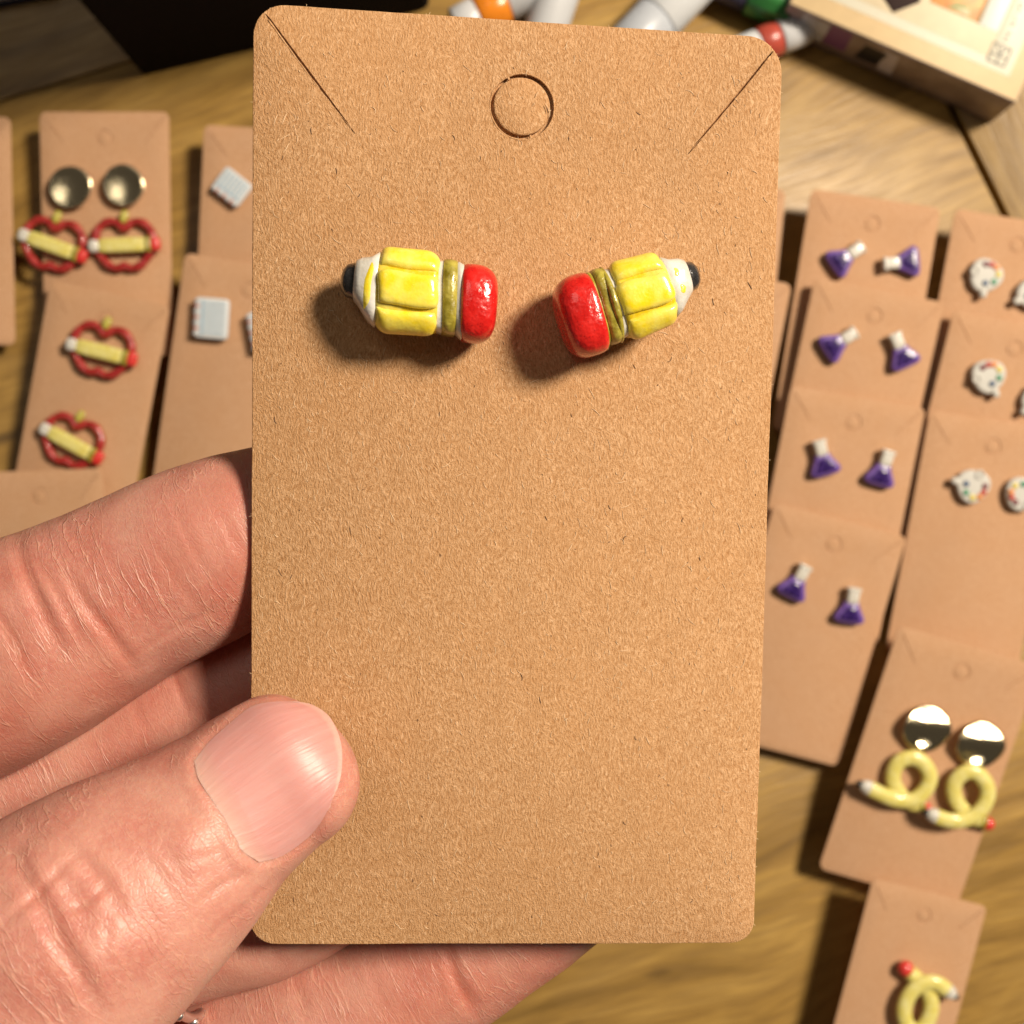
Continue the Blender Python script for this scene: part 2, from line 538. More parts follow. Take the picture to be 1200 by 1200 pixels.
for cd, px, py, a, lb in (
        ('R1', 989, 303, 35, 'purple flask earring leaning right, left one of the topmost flask card'),
        ('R1', 1054, 309, 186, 'purple flask earring lying on its side with neck to the left, topmost flask card'),
        ('R2', 981, 402, 34, 'purple flask earring leaning far right, left one of the second flask card'),
        ('R2', 1053, 412, 114, 'purple flask earring leaning left with a round glint, second flask card'),
        ('R3', 962, 537, 105, 'purple flask earring leaning slightly left, left one of the third flask card'),
        ('R3', 1032, 549, 74, 'purple flask earring leaning slightly right, right one of the third flask card'),
        ('R4', 932, 681, 63, 'purple flask earring leaning right, left one of the lowest flask card'),
        ('R4', 995, 709, 82, 'almost upright purple flask earring, right one of the lowest flask card')):
    flask(on_card(C[cd], px, py, a - 90) @ Matrix.Scale(.97, 4), lb)

# --- paint palettes
DOTS = [('blue', 3, .30, (.02, .07, .16)), ('green', 60, .36, (.03, .26, .13)), ('yellow', 105, .42, (.72, .58, .10)), ('orange', 140, .44, (.75, .26, .05)),
        ('red', 168, .42, (.50, .04, .02)), ('maroon', 200, .40, (.16, .02, .03))]
DOTM = [plain(n + '_paint', c, .3, var=.1) for n, a, r, c in DOTS]
PL = None
def palette(M, label):
    global PL
    t = thing('palette_earring', M, label, 'earring', 'white paint palette stud earrings')
    if PL is None:
        ol = [((.62 + .035 * math.cos(3 * q + 1)) * math.cos(q), (.62 + .035 * math.cos(3 * q + 1)) * math.sin(q)) for q in [2 * PI * i / 48 for i in range(48)]]
        MB().add(*pillow(ol, .14, .34, .16)).build('palette_board', WHITE_SOFT, t)
        for (n, a, r, c), m in zip(DOTS, DOTM):
            MB().add(*superell((r * math.cos(R(a)), r * math.sin(R(a)), .345), (.115, .115, .045), 1, 1, None, 12, 8)).build('paint_dot', m, t)
        q = R(265)
        MB().add(*tube([Vector((.46 * math.cos(q) + .13 * math.cos(u), .46 * math.sin(q) + .13 * math.sin(u), .34)) for u in [2 * PI * i / 20 for i in range(20)]], .05, 8, True)).build('thumb_ring', WHITE_SOFT, t)
        MB().add(*superell((.68, .05, .27), (.17, .14, .13), .8, .8)).build('brush_tip', WHITE_SOFT, t)
        MB().add(*tube([Vector((0, 0, z)) for z in (.2, -.1, -.4)], .05, 8)).build('post', SILVER, t)
        PL = t
    else: dup_children(PL, t)
    return t


for cd, px, py, a, lb in (
        ('P1', 1152, 324, 257, 'white paint palette earring with its thumb ring to the left, topmost palette card'),
        ('P1', 1208, 345, 200, 'white paint palette earring cut off by the photo edge, topmost palette card'),
        ('P2', 1155, 441, 289, 'white paint palette earring with a white nub at its lower right, middle palette card'),
        ('P2', 1214, 468, 215, 'white paint palette earring cut off by the photo edge, middle palette card'),
        ('P3', 1137, 569, 160, 'white paint palette earring with a white nub to the left, lowest palette card'),
        ('P3', 1194, 578, 30, 'white paint palette earring half out of the photo, lowest palette card')):
    palette(on_card(C[cd], px, py, a), lb)

# --- red outlines with a pencil across
def disc(parent, x, y, r, turn=0.0, bend=.22, tear=0.0, wave=0.0, dish=0.0):
    """a bent metal disc: curved about one axis, so it mirrors the room in bands"""
    n, m = 40, 10; rs = []
    def pt(u, q, dz):
        if dish: return Vector((x + r * u * (1 + tear * max(0, math.cos(q - .7)) ** 3) * math.cos(q), y + r * u * (1 + tear * max(0, math.cos(q - .7)) ** 3) * math.sin(q), .34 + dish * u * u + .05 * u * math.sin(q - .4) + dz))
        rr = r * (1 + tear * max(0, math.cos(q - .7)) ** 3)
        X, Y = rr * u * math.cos(q), rr * u * math.sin(q)
        a = R(turn); yy = -X * math.sin(a) + Y * math.cos(a)
        return Vector((x + X, y + Y, .38 - bend / 3.49 * r * math.sin(3.49 * (yy / r - wave)) + dz))
    for i in range(1, m + 1): rs.append([pt(i / m, 2 * PI * j / n, 0) for j in range(n)])
    rs.append([pt(1, 2 * PI * j / n, -.06) for j in range(n)])
    rs.append([pt(.1, 2 * PI * j / n, -.06) for j in range(n)])
    return MB().add(*rings(rs)).build('gold_disc', GOLD, parent)


AP = None
def apple(M, label, pa, disc_at=None, discturn=0, tear=0.0, scale=1.0):
    t = thing('pencil_outline_earring', M, label, 'earring', 'red outline earrings with a yellow pencil across')
    ol = catmull([(0, .72), (.32, .98), (.72, .98), (1.08, .62), (1.14, .10), (.98, -.42), (.62, -.86), (.28, -.98), (0, -.88), (-.28, -.98), (-.62, -.86), (-.98, -.42), (-1.14, .10), (-1.08, .62), (-.72, .98), (-.32, .98)], 72, True)
    wob = [.165 * (1 + .10 * math.sin(i * .9) + .06 * math.sin(i * 2.3)) for i in range(72)]
    MB().add(*tube([Vector((p[0] * scale, p[1] * scale * .92, .22)) for p in ol], wob, 12, True)).build('red_outline', RED_TUBE, t)
    Mz = Matrix.Rotation(R(pa), 3, 'Z')
    def bar(name, x0, x1, ry, rz, mat, par, e=.35):
        vs, fs = superell(((x0 + x1) / 2, 0, 0), ((x1 - x0) / 2, ry, rz), .6, e, None, 24, 12)
        return MB().add([Mz @ v + Vector((0, -.02, .40)) for v in vs], fs).build(name, mat, par)
    b = bar('pencil', -1.0, 1.02, .30, .18, YEL_CLAY, t)
    bar('pencil_tip', -1.36, -.92, .26, .17, WHITE, b, .7)
    bar('pencil_point', -1.46, -1.28, .08, .07, BLACK, b, .9)
    bar('ferrule', .90, 1.16, .31, .19, OLIVE if pa > -18 else WHITE, b)
    bar('eraser', 1.10, 1.50, .29, .20, RED_DOT, b, .6)
    MB().add(*superell((.03, 1.12, .28), (.16, .27, .15), .8, .7, Matrix.Rotation(R(-15), 3, 'Z'))).build('stem', GOLDISH, t)
    if disc_at: disc(t, disc_at[0], disc_at[1], .80, discturn, .45, tear, -.50, .10)
    return t


apple(on_card(C['L1'], 65, 289, -9) @ Matrix.Scale(.93, 4), 'red outline earring with slanted pencil and teardrop gold disc, left on the upright card', -11, (.42, 2.33), -14, .12)
apple(on_card(C['L1'], 148, 289, 0) @ Matrix.Scale(.93, 4), 'red outline earring with level pencil hanging under a round gold disc', 2, (.08, 2.33), 14)
apple(on_card(C['L2'], 122, 412, -12) @ Matrix.Scale(.93, 4), 'upper red outline earring without disc on the tilted card', -2)
apple(on_card(C['L2'], 87, 518, -19) @ Matrix.Scale(.90, 4), 'lower red outline earring whose foot is covered by the next card', -10)

# --- looped pencils
def curly(M, px0, path, label, zoom0, s, tipw, eraser, disc_px=None, flip=False, z0=.25, z1=.5):
    """a pencil rolled into one loop; path in picture pixels about px0, turned into centimetres"""
    t = thing('looped_pencil_earring', M, label, 'earring', 'pencil earrings rolled into a loop')
    k = 39.6 / FPX
    A = M.to_3x3().to_2x2() if False else Matrix.Rotation(-math.atan2(M[1][0], M[0][0]), 2)
    def loc(z): 
        x, y = zoom0[0] + z[0] / s, zoom0[1] + z[1] / s
        return A @ Vector(((x - px0[0]) * k, (px0[1] - y) * k))
    pts = [loc(z) for z in path]
    n = 70
    zs = [z0 + (z1 - z0) * (i / (len(path) - 1)) for i in range(len(path))]
    pa = catmull([(p.x, p.y, z) for p, z in zip(pts, zs)], n)
    P = [Vector(p) for p in pa]
    MB().add(*tube(P, [.29] * n, 14, flat=.62)).build('barrel', YEL_CLAY, t)
    i0, d0 = P[0], (P[0] - P[3]).normalized(); i1, d1 = P[-1], (P[-1] - P[-4]).normalized()
    tip, ter, tdir, edir = (i0, i1, d0, d1) if not flip else (i1, i0, d1, d0)
    MB().add(*tube([tip + tdir * q for q in (-.02, .1, .25, .36, .40)], [.272, .268, .21, .13, .05], 14, flat=.8)).build('pencil_tip', WHITE, t)
    MB().add(*tube([tip + tdir * q for q in (.33, .40, .48, .52)], [.14, .14, .09, .02], 10, flat=.9)).build('pencil_point', BLACK, t)
    MB().add(*tube([ter + edir * q for q in (-.04, .05, .12)], [.278, .282, .27], 14, flat=.8)).build('ferrule', OLIVE if not flip else YEL_CLAY, t)
    c = ter + edir * .27
    MB().add(*superell(c, (eraser, eraser, eraser * .85), 1, 1)).build('eraser', RED_DOT, t)
    if disc_px:
        d = loc(disc_px); disc(t, d.x, d.y, .86, -math.degrees(math.atan2(M[1][0], M[0][0])) - 6, .40, 0.0, .60)
    return t


Z3, Z4 = (880, 720), (880, 960)
curly(on_card(C['S1'], 1060, 915, -16), (1060, 915), [(500, 745), (560, 775), (620, 800), (700, 800), (755, 750), (770, 690), (735, 630), (680, 612), (628, 640), (612, 710), (640, 775), (690, 822), (740, 835)],
      'left looped pencil earring, its white tip over the card edge', Z3, 3.75, .23, .14, (748, 480), False, .48, .20)
curly(on_card(C['S1'], 1125, 935, -16), (1125, 935), [(785, 862), (840, 882), (900, 885), (970, 855), (1012, 790), (1010, 725), (965, 672), (915, 672), (876, 715), (876, 780), (910, 838), (960, 878), (1005, 900)],
      'right looped pencil earring ending in a red eraser', Z3, 3.75, .23, .25, (980, 550), False, .62, .26)
curly(on_card(C['S2'], 1070, 1165, -14), (1070, 1165), [(690, 660), (722, 690), (765, 740), (778, 810), (755, 880), (710, 915), (668, 880), (655, 810), (680, 740), (730, 695), (790, 690), (840, 722)],
      'looped pencil earring with red eraser on the narrow lower right card', Z4, 3.75, .23, .29, None, True, .3, .5)

# --- notebooks
PAPER = plain('white_page', (.64, .67, .69), .5, var=.03)
BLUE = plain('pale_blue_line', (.24, .42, .56), .5)
SPIRAL = plain('pale_red_coil', (.62, .20, .13), .4)
def notebook(M, label):
    t = thing('notebook_earring', M, label, 'earring', 'white notebook stud earrings')
    MB().add(*superell((0, 0, .28), (.62, .74, .15), .3, .2, None, 32, 12)).build('page_block', PAPER, t)
    for k in range(6):
        MB().add(*superell((.10, .50 - .2 * k, .432), (.44, .028, .010), .5, .3, None, 8, 6)).build('ruled_line', BLUE, t)
    MB().add(*superell((-.32, 0, .434), (.03, .68, .010), .5, .3, None, 8, 6)).build('margin_line', BLUE, t)
    for k in range(7):
        y = -.60 + .2 * k
        MB().add(*tube([Vector((-.54 + .13 * math.cos(u), y, .30 + .17 * math.sin(u))) for u in [2 * PI * i / 12 for i in range(12)]], .035, 6, True, up=Vector((0, 1, 0)))).build('coil', SPIRAL if k % 2 else WHITE_FLAT, t)
    return t


notebook(on_card(C['L4'], 274, 221, 52) @ Matrix.Scale(.82, 4), 'small white notebook earring turned on its corner, upper one of the two')
notebook(on_card(C['L5'], 251, 374, -5), 'white ruled notebook earring standing almost upright with a coil on its left')
notebook(on_card(C['L5'], 315, 388, 10), 'white notebook earring nearly hidden behind the left edge of the held card')

# ------------------------------------------------------------------ markers, printed box, dark box at the far side of the table
GREYBARREL = plain('grey_barrel', (.50, .53, .58), .35, var=.05)
LABELW = plain('white_label', (.80, .82, .84), .4, var=.03)
MDARK = plain('dark_violet_plastic', (.03, .025, .06), .35)
MK = {'orange': plain('orange_plastic', (.85, .26, .02), .25), 'red': plain('red_plastic', (.46, .075, .05), .3), 'green': plain('green_plastic', (.04, .20, .05), .3)}


def marker(px, py, ang, rad, segs, label, ridged=None):
    """a round marker lying on the table: end at a pixel, axis along ang; segs = (part name, length, radius factor, material)"""
    M = Matrix.Translation(T(px, py, rad)) @ Matrix.Rotation(R(ang), 4, 'Z')
    t = thing('marker_pen', M, label, 'marker', 'marker pens lying at the far side of the table')
    x = 0.0
    for name, ln, k, mat in segs:
        n = 36; r = rad * k; rs = []
        for xx, f in ((x, .80), (x + .03, .93), (x + .09, 1), (x + ln - .06, 1), (x + ln - .02, .96), (x + ln, .86)):
            rs.append([Vector((xx, r * f * (1 + (.03 * math.cos(12 * q) if name == ridged else 0)) * math.cos(q), r * f * (1 + (.03 * math.cos(12 * q) if name == ridged else 0)) * math.sin(q))) for q in [2 * PI * j / n for j in range(n)]])
        MB().add(*rings(rs)).build(name, mat, t, sharp=50)
        x += ln - .01
    return t


marker(533, 33, 27, .78, [('end_cap', .95, .92, WHITE_FLAT), ('colour_band', 1.15, 1.0, MK['orange']), ('barrel', 9.0, .97, WHITE_FLAT), ('cap', 3.0, 1.0, WHITE_FLAT)], 'white marker pen with a bright orange band near its end')
marker(622, 85, 71, .82, [('end_cap', .6, .9, WHITE_FLAT), ('barrel', 9.0, 1.0, WHITE_FLAT), ('cap', 3.0, .97, WHITE_FLAT)], 'plain white marker pen standing out steeply between the orange and grey ones')
marker(722, 72, 46, .95, [('cap', 2.2, .97, GREYBARREL), ('barrel', 6.5, 1.0, LABELW), ('end_cap', 2.0, .95, GREYBARREL)], 'thick pale grey marker pen above the middle of the held card')
marker(945, 30, 203, .66, [('end_cap', 1.15, 1.0, WHITE_FLAT), ('colour_band', .80, .98, MK['red']), ('barrel', 8.0, .95, WHITE_FLAT)], 'white marker pen with a dark red band tucked behind the corner of the held card')
marker(930, 8, 158, .85, [('colour_band', 1.7, 1.0, MK['green']), ('barrel', 7.5, .95, MDARK)], 'dark violet marker pen with a ridged green end touching the printed box', 'colour_band')


def box_side_mat():
    M = Mat('printed_side'); co = M.coord()
    n1 = M.noise(co, .9, 4.0, .6); n2 = M.noise(M.mapped(co, (1, 1, 1), (0, 0, 0), (9, 3, 1)), .7, 3.0)
    c = M.ramp(n1, [(.3, (.22, .18, .19)), (.5, (.34, .28, .29)), (.7, (.44, .38, .42))])
    M.bsdf(Base_Color=c, Roughness=.4)
    return M.m


CREAM = plain('cream_card', (.72, .53, .29), .45, var=.05, scale=2)
IVORY = plain('ivory_print', (.76, .72, .58), .45, var=.03)
BEIGE = plain('beige_print', (.74, .62, .42), .45, var=.06, scale=1.5)
PALEBLUE = plain('pale_blue_print', (.74, .80, .76), .45, var=.03)
PRINT = {'brown': plain('dark_brown_print', (.03, .014, .012), .7, spec=.2), 'orange': plain('orange_print', (.80, .36, .12), .45, var=.35, scale=2.5), 'edge': plain('ochre_print', (.36, .20, .05), .45),
         'grey': plain('grey_ink', (.16, .15, .13), .5), 'olive': plain('olive_print', (.45, .42, .20), .45),
         'blue': plain('blue_grey_print', (.60, .66, .85), .4, var=.3, scale=2), 'violet': plain('violet_print', (.24, .10, .34), .4), 'navy': plain('navy_print', (.012, .013, .03), .4), 'grey2': plain('pale_violet_print', (.66, .66, .85), .4)}
BH = 2.1
ca = R(-23.5)
corner = T(1191, 120, BH); corner.z = 0
Mb = Matrix.Translation(corner) @ Matrix.Rotation(ca, 4, 'Z')          # local -x runs left along the front edge, +y away from the viewer
pb = thing('printed_box', Mb, 'flat cream printed cardboard box with a picture window and violet grey sides', 'box', None)
me = slab([(p[0], p[1]) for p in rrect(-9.0, 0, 0, 13, .06, 3)], [], BH - .01, .03)
o = link_mesh('box_body', me, box_side_mat(), pb); o.location.z = BH - .01
o = link_mesh('lid_face', slab([(-8.97, .03), (-.03, .03), (-.03, 12.97), (-8.97, 12.97)], [], .012, .004), CREAM, pb); o.location.z = BH + .004
PXC = 1287 / 40.0


def flat(name, pts, z, mat, parent=pb):
    if sum(pts[i - 1][0] * pts[i][1] - pts[i][0] * pts[i - 1][1] for i in range(len(pts))) < 0: pts = pts[::-1]
    o = link_mesh(name, slab(pts, [], .006, .001), mat, parent, smooth=False); o.location.z = BH + z
    return o


def q(a, b): return (-a / PXC, b / PXC)
flat('ivory_border', [q(20, 24), q(262, 24), q(262, 380), q(20, 380)], .012, IVORY)
flat('beige_panel', [q(34, 36), q(248, 36), q(248, 366), q(34, 366)], .020, BEIGE)
flat('ivory_strip', [q(34, 36), q(52, 36), q(52, 300), q(34, 300)], .028, IVORY)
flat('pale_panel', [q(53, 66), q(76, 66), q(76, 300), q(53, 300)], .028, PALEBLUE)
flat('picture', [q(81, 67), q(140, 67), q(140, 300), q(81, 300)], .028, PRINT['orange'])
flat('picture_edge', [q(76.5, 67), q(80.7, 67), q(80.7, 300), q(76.5, 300)], .028, PRINT['edge'])
flat('olive_patch', [q(90, 69), q(118, 69), q(112, 80), q(96, 82)], .036, PRINT['olive'])
flat('dark_patch', [q(174, 38), q(150, 62), q(168, 110), q(210, 110), q(212, 62)], .036, PRINT['brown'])
# emblem: a square frame of strokes, and a line of small lettering beside it
def stroke(name, a, b, w=1.6, z=.036):
    a, b = Vector(a), Vector(b); d = (b - a).normalized(); n = Vector((-d.y, d.x)) * w / 2
    return flat(name, [q(*(a - n)), q(*(b - n)), q(*(b + n)), q(*(a + n))], z, PRINT['grey'])
ex, ey, es = 30, 32, 22
for a, b in (((ex, ey), (ex + es, ey)), ((ex + es, ey), (ex + es, ey + es)), ((ex + es, ey + es), (ex, ey + es)), ((ex, ey + es), (ex, ey)), ((ex + 10, ey), (ex + 10, ey + es)), ((ex, ey + 9), (ex + es, ey + 9)), ((ex + 4, ey + 20), (ex + 10, ey + 11)), ((ex + 17, ey + 20), (ex + 11, ey + 11))):
    stroke('emblem_line', a, b, 1.5)
for k in range(15):
    b0 = 61 + k * 3.6
    if k % 5 == 4: continue
    stroke('letter_stroke', (38 + (k * 7 % 3) * .4, b0), (43.5 - (k * 5 % 4) * .5, b0 + (k % 3 - 1) * .8), 1.5)
# printed patches on the front side
def side_patch(name, x0, x1, z0, z1, mat, sk=0.0):
    vs = [(x0, -.004, z0), (x1, -.004, z0), (x1 + sk, -.004, z1), (x0 + sk, -.004, z1), (x0, -.002, z0), (x1, -.002, z0), (x1 + sk, -.002, z1), (x0 + sk, -.002, z1)]
    return MB().add(vs, [(0, 1, 2, 3), (4, 5, 6, 7), (0, 1, 5, 4), (1, 2, 6, 5), (2, 3, 7, 6), (3, 0, 4, 7)]).build(name, mat, pb, False)
side_patch('blue_patch', -8.4, -7.3, .5, 1.9, PRINT['blue'], .1)
side_patch('violet_patch', -7.2, -6.3, .5, 1.95, PRINT['violet'], -.1)
side_patch('navy_patch', -5.9, -5.0, .5, 1.6, PRINT['navy'], .12)
side_patch('pale_patch', -4.9, -4.3, .3, 1.8, PRINT['grey2'], -.2)

# the tall dark box
DARKBOX = plain('dark_fabric', (.006, .004, .005), .95, spec=.15, var=.3, scale=5, bump=.03)
BOXIN = plain('dark_lining', (.01, .008, .01), .9)
p0 = T(165, 89); p1 = T(505, 9)
ba = math.atan2((p1 - p0).y, (p1 - p0).x)
Md = Matrix.Translation(p0) @ Matrix.Rotation(ba, 4, 'Z')
db = thing('storage_box', Md, 'tall black fabric storage box at the upper left, cut off by the photo edge', 'box', None)
Lx = (p1 - p0).length
def rr3(x0, y0, x1, y1, r, z): return [Vector((x, y, z)) for x, y in rrect(x0, y0, x1, y1, r, 5)]
HB = 11.0
rs = [rr3(.0, .0, Lx, 11, .35, .0), rr3(-.02, -.02, Lx + .02, 11.02, .35, .3), rr3(-.05, -.05, Lx + .05, 11.05, .35, HB - .1), rr3(0, 0, Lx, 11, .3, HB),
      rr3(.3, .3, Lx - .3, 10.7, .2, HB), rr3(.3, .3, Lx - .3, 10.7, .2, .5)]
MB().add(*rings(rs)).build('box_shell', DARKBOX, db, sharp=50)
rs = [rr3(-.09, -.09, Lx + .09, 11.09, .35, HB - 1.0), rr3(-.12, -.12, Lx + .12, 11.12, .35, HB - .9), rr3(-.12, -.12, Lx + .12, 11.12, .35, HB + .04), rr3(.2, .2, Lx - .2, 10.8, .2, HB + .05), rr3(.28, .28, Lx - .28, 10.72, .2, HB - .8)]
MB().add(*rings(rs, False)).build('rim_band', BOXIN, db, sharp=50)

NAVY = plain('navy_cover', (.012, .02, .07), .5)
Mn = Matrix.Translation(T(72, -4)) @ Matrix.Rotation(R(10), 4, 'Z')
nb = thing('navy_notebook', Mn, 'dark blue book corner at the very top left of the photo', 'book', None)
o = link_mesh('cover', slab(rrect(-8, 0, 0, 10, .3, 4), [], .12, .02), NAVY, nb); o.location.z = 1.0
o = link_mesh('cover', o.data, NAVY, nb); o.location.z = .13
o = link_mesh('page_block', slab(rrect(-7.9, .12, -.15, 9.9, .1, 3), [], .74, .01), PAPER, nb); o.location.z = .875

# ------------------------------------------------------------------ the held card
HR = Matrix(((0.9964, 0.0216, 0.081), (-0.0167, 0.998, -0.061), (-0.083, 0.0594, 0.9947)))
ax = Vector((HR[0][0], HR[1][0], HR[2][0])).normalized()
az = ax.cross(Vector((HR[0][1], HR[1][1], HR[2][1]))).normalized(); ay = az.cross(ax)
HC = Vector((.026, .178, CAMH - 10.596))
MH = Matrix(((ax.x, ay.x, az.x, HC.x), (ax.y, ay.y, az.y, HC.y), (ax.z, ay.z, az.z, HC.z), (0, 0, 0, 1)))
MHI = MH.inverted()


def hl(px, py, lift=0.0):
    """card coordinates (cm) of the point of the held card seen at a pixel"""
    o = Vector((0, 0, CAMH)); d = W(px, py, 10) - o
    p0 = HC + az * lift
    p = o + d * ((p0 - o).dot(az) / d.dot(az))
    v = MHI @ p
    return (v.x, v.y)


held = empty('earring_card', MH, 'held kraft card with two chunky pencil studs and a thumb on its corner', 'card', 'kraft earring cards')
def corner_arc(c, a, b, r, n=9):
    """rounded corner at c between the directions to a and b"""
    c, a, b = Vector(c), Vector(a), Vector(b); u = (a - c).normalized(); v = (b - c).normalized()
    out = []
    for i in range(n + 1):
        t = i / n; p0, p1, p2 = c + u * r, c, c + v * r
        w = .75
        k = ((1 - t) ** 2 + 2 * w * t * (1 - t) + t * t)
        out.append((p0 * (1 - t) ** 2 + p1 * 2 * w * t * (1 - t) + p2 * t * t) / k)
    return out
TL, TR, BR, BL = hl(296.5, 3), hl(917.5, 44.5), hl(883, 1105.5), hl(293.5, 1107)
ol = []
for c, a, b, r in ((TR, BR, TL, .34), (TL, TR, BL, .30), (BL, TL, BR, .24), (BR, BL, TR, .24)):
    ol += [tuple(p) for p in corner_arc(c, a, b, r)]
dense = []
for i in range(len(ol)):
    a, b = Vector(ol[i]), Vector(ol[(i + 1) % len(ol)]); m = max(1, int((b - a).length / .12))
    dense += [tuple(a.lerp(b, k / m)) for k in range(m)]
d2 = []
JT = RNG.randn(len(dense), 2)
JT = sum(np.roll(JT, k, 0) for k in range(-3, 4)) / 7 * .0045
for i, p in enumerate(dense):
    j = JT[i]
    d2.append((p[0] + j[0], p[1] + j[1]))
hc = hl(612, 125); hr = .302
slits = [(hl(311, 16), hl(416, 157)), (hl(906, 60), hl(806, 181))]
hp, ht = card_meshes(hc, slits, .030, .024, .055, d2, .010, hr)
hp.name = 'card_panel'; ht.name = 'punch_tab'
link_mesh('card_panel', hp, K_HELD, held)
tab = link_mesh('punch_tab', ht, K_HELD, held)
tab.location = (hc[0] - .002, hc[1] + .005, -.004); tab.rotation_euler = (R(-1.5), R(2.2), 0)
# tiny bridges that still hold the tab
for q_ in (118, 287):
    c = Vector((hc[0] + (hr - .012) * math.cos(R(q_)), hc[1] + (hr - .012) * math.sin(R(q_)), -.01))
    MB().add(*superell(c, (.022, .014, .014), .7, .7, Matrix.Rotation(R(q_), 3, 'Z'), 10, 6)).build('tab_bridge', K_HELD, held)


# the cut edges stand up a little and catch the light
for a_, b_ in slits:
    a_, b_ = Vector(a_), Vector(b_); d_ = (b_ - a_).normalized(); n_ = Vector((-d_.y, d_.x))
    if n_.y > 0: n_ = -n_
    pth = [Vector((*(a_.lerp(b_, k / 24) + n_ * (.017 * math.sin(PI * min(1, .12 + k / 24)) ** .5 + .0015 * math.sin(k * 1.7))), -.004)) for k in range(1, 24)]
    MB().add(*tube(pth, [.010 * (1 - k / 30) + .0015 * math.sin(k * 2.1) for k in range(23)], 8)).build('slit_burr', K_HELD, held)
pth = [Vector((hc[0] + (hr + .004 + .001 * math.sin(5 * q)) * math.cos(q), hc[1] + (hr + .004 + .001 * math.cos(7 * q)) * math.sin(q), -.005)) for q in [2 * PI * k / 90 for k in range(90)]]
MB().add(*tube(pth, [.0085 + .002 * math.sin(k * .5) for k in range(90)], 8, True)).build('punch_burr', K_HELD, held)


def fibres(name, mat, n, ln, wid, region, lift=.0015, edge=False):
    mb = MB()
    for k in range(n):
        if edge:
            i = RNG.randint(len(d2)); a, b = Vector(d2[i]), Vector(d2[(i + 1) % len(d2)])
            p = a.lerp(b, RNG.rand()); t = (b - a).normalized(); nrm = Vector((t.y, -t.x))
            ang = math.atan2(nrm.y, nrm.x) + RNG.randn() * .8; p = p - nrm * .008
            z = -RNG.rand() * .04
        else:
            p = Vector((region[0] + (region[2] - region[0]) * RNG.rand(), region[1] + (region[3] - region[1]) * RNG.rand()))
            ang = PI / 2 + RNG.randn() * .55 + (.25 if RNG.rand() < .5 else -.2); z = lift
        L = ln * (.35 + RNG.rand() ** 2 * 1.5); w = wid * (.6 + .7 * RNG.rand()); cur = RNG.randn() * 1.2
        vs = []; m = 5; pp = p.copy(); aa = ang - cur / 2
        for i in range(m):
            d = Vector((math.cos(aa), math.sin(aa))); s = Vector((-d.y, d.x)) * w / 2 * math.sin(PI * (i + .6) / (m + .2))
            h = z + .0025 * math.sin(PI * i / (m - 1))
            vs += [(pp.x - s.x, pp.y - s.y, h), (pp.x + s.x, pp.y + s.y, h), (pp.x, pp.y, h + w * .5)]
            pp = pp + d * L / (m - 1); aa += cur / (m - 1)
        fs = []
        for i in range(m - 1):
            a0, b0 = 3 * i, 3 * i + 3
            fs += [(a0, a0 + 2, b0 + 2, b0), (a0 + 2, a0 + 1, b0 + 1, b0 + 2)]
        mb.add(vs, fs)
    o = mb.build(name, mat, held); o['kind'] = 'stuff'
    return o


PALEF = plain('pale_fibre', (.72, .50, .30), .7)
DARKF = plain('dark_fibre', (.10, .05, .025), .8)
rg = (TL[0] + .12, BL[1] + .12, BR[0] - .12, TR[1] - .2)
fibres('pale_fibres', PALEF, 1300, .065, .0058, rg)
fibres('dark_fibres', DARKF, 90, .045, .0065, rg)
fibres('edge_fuzz', PALEF, 150, .022, .004, None, edge=True)

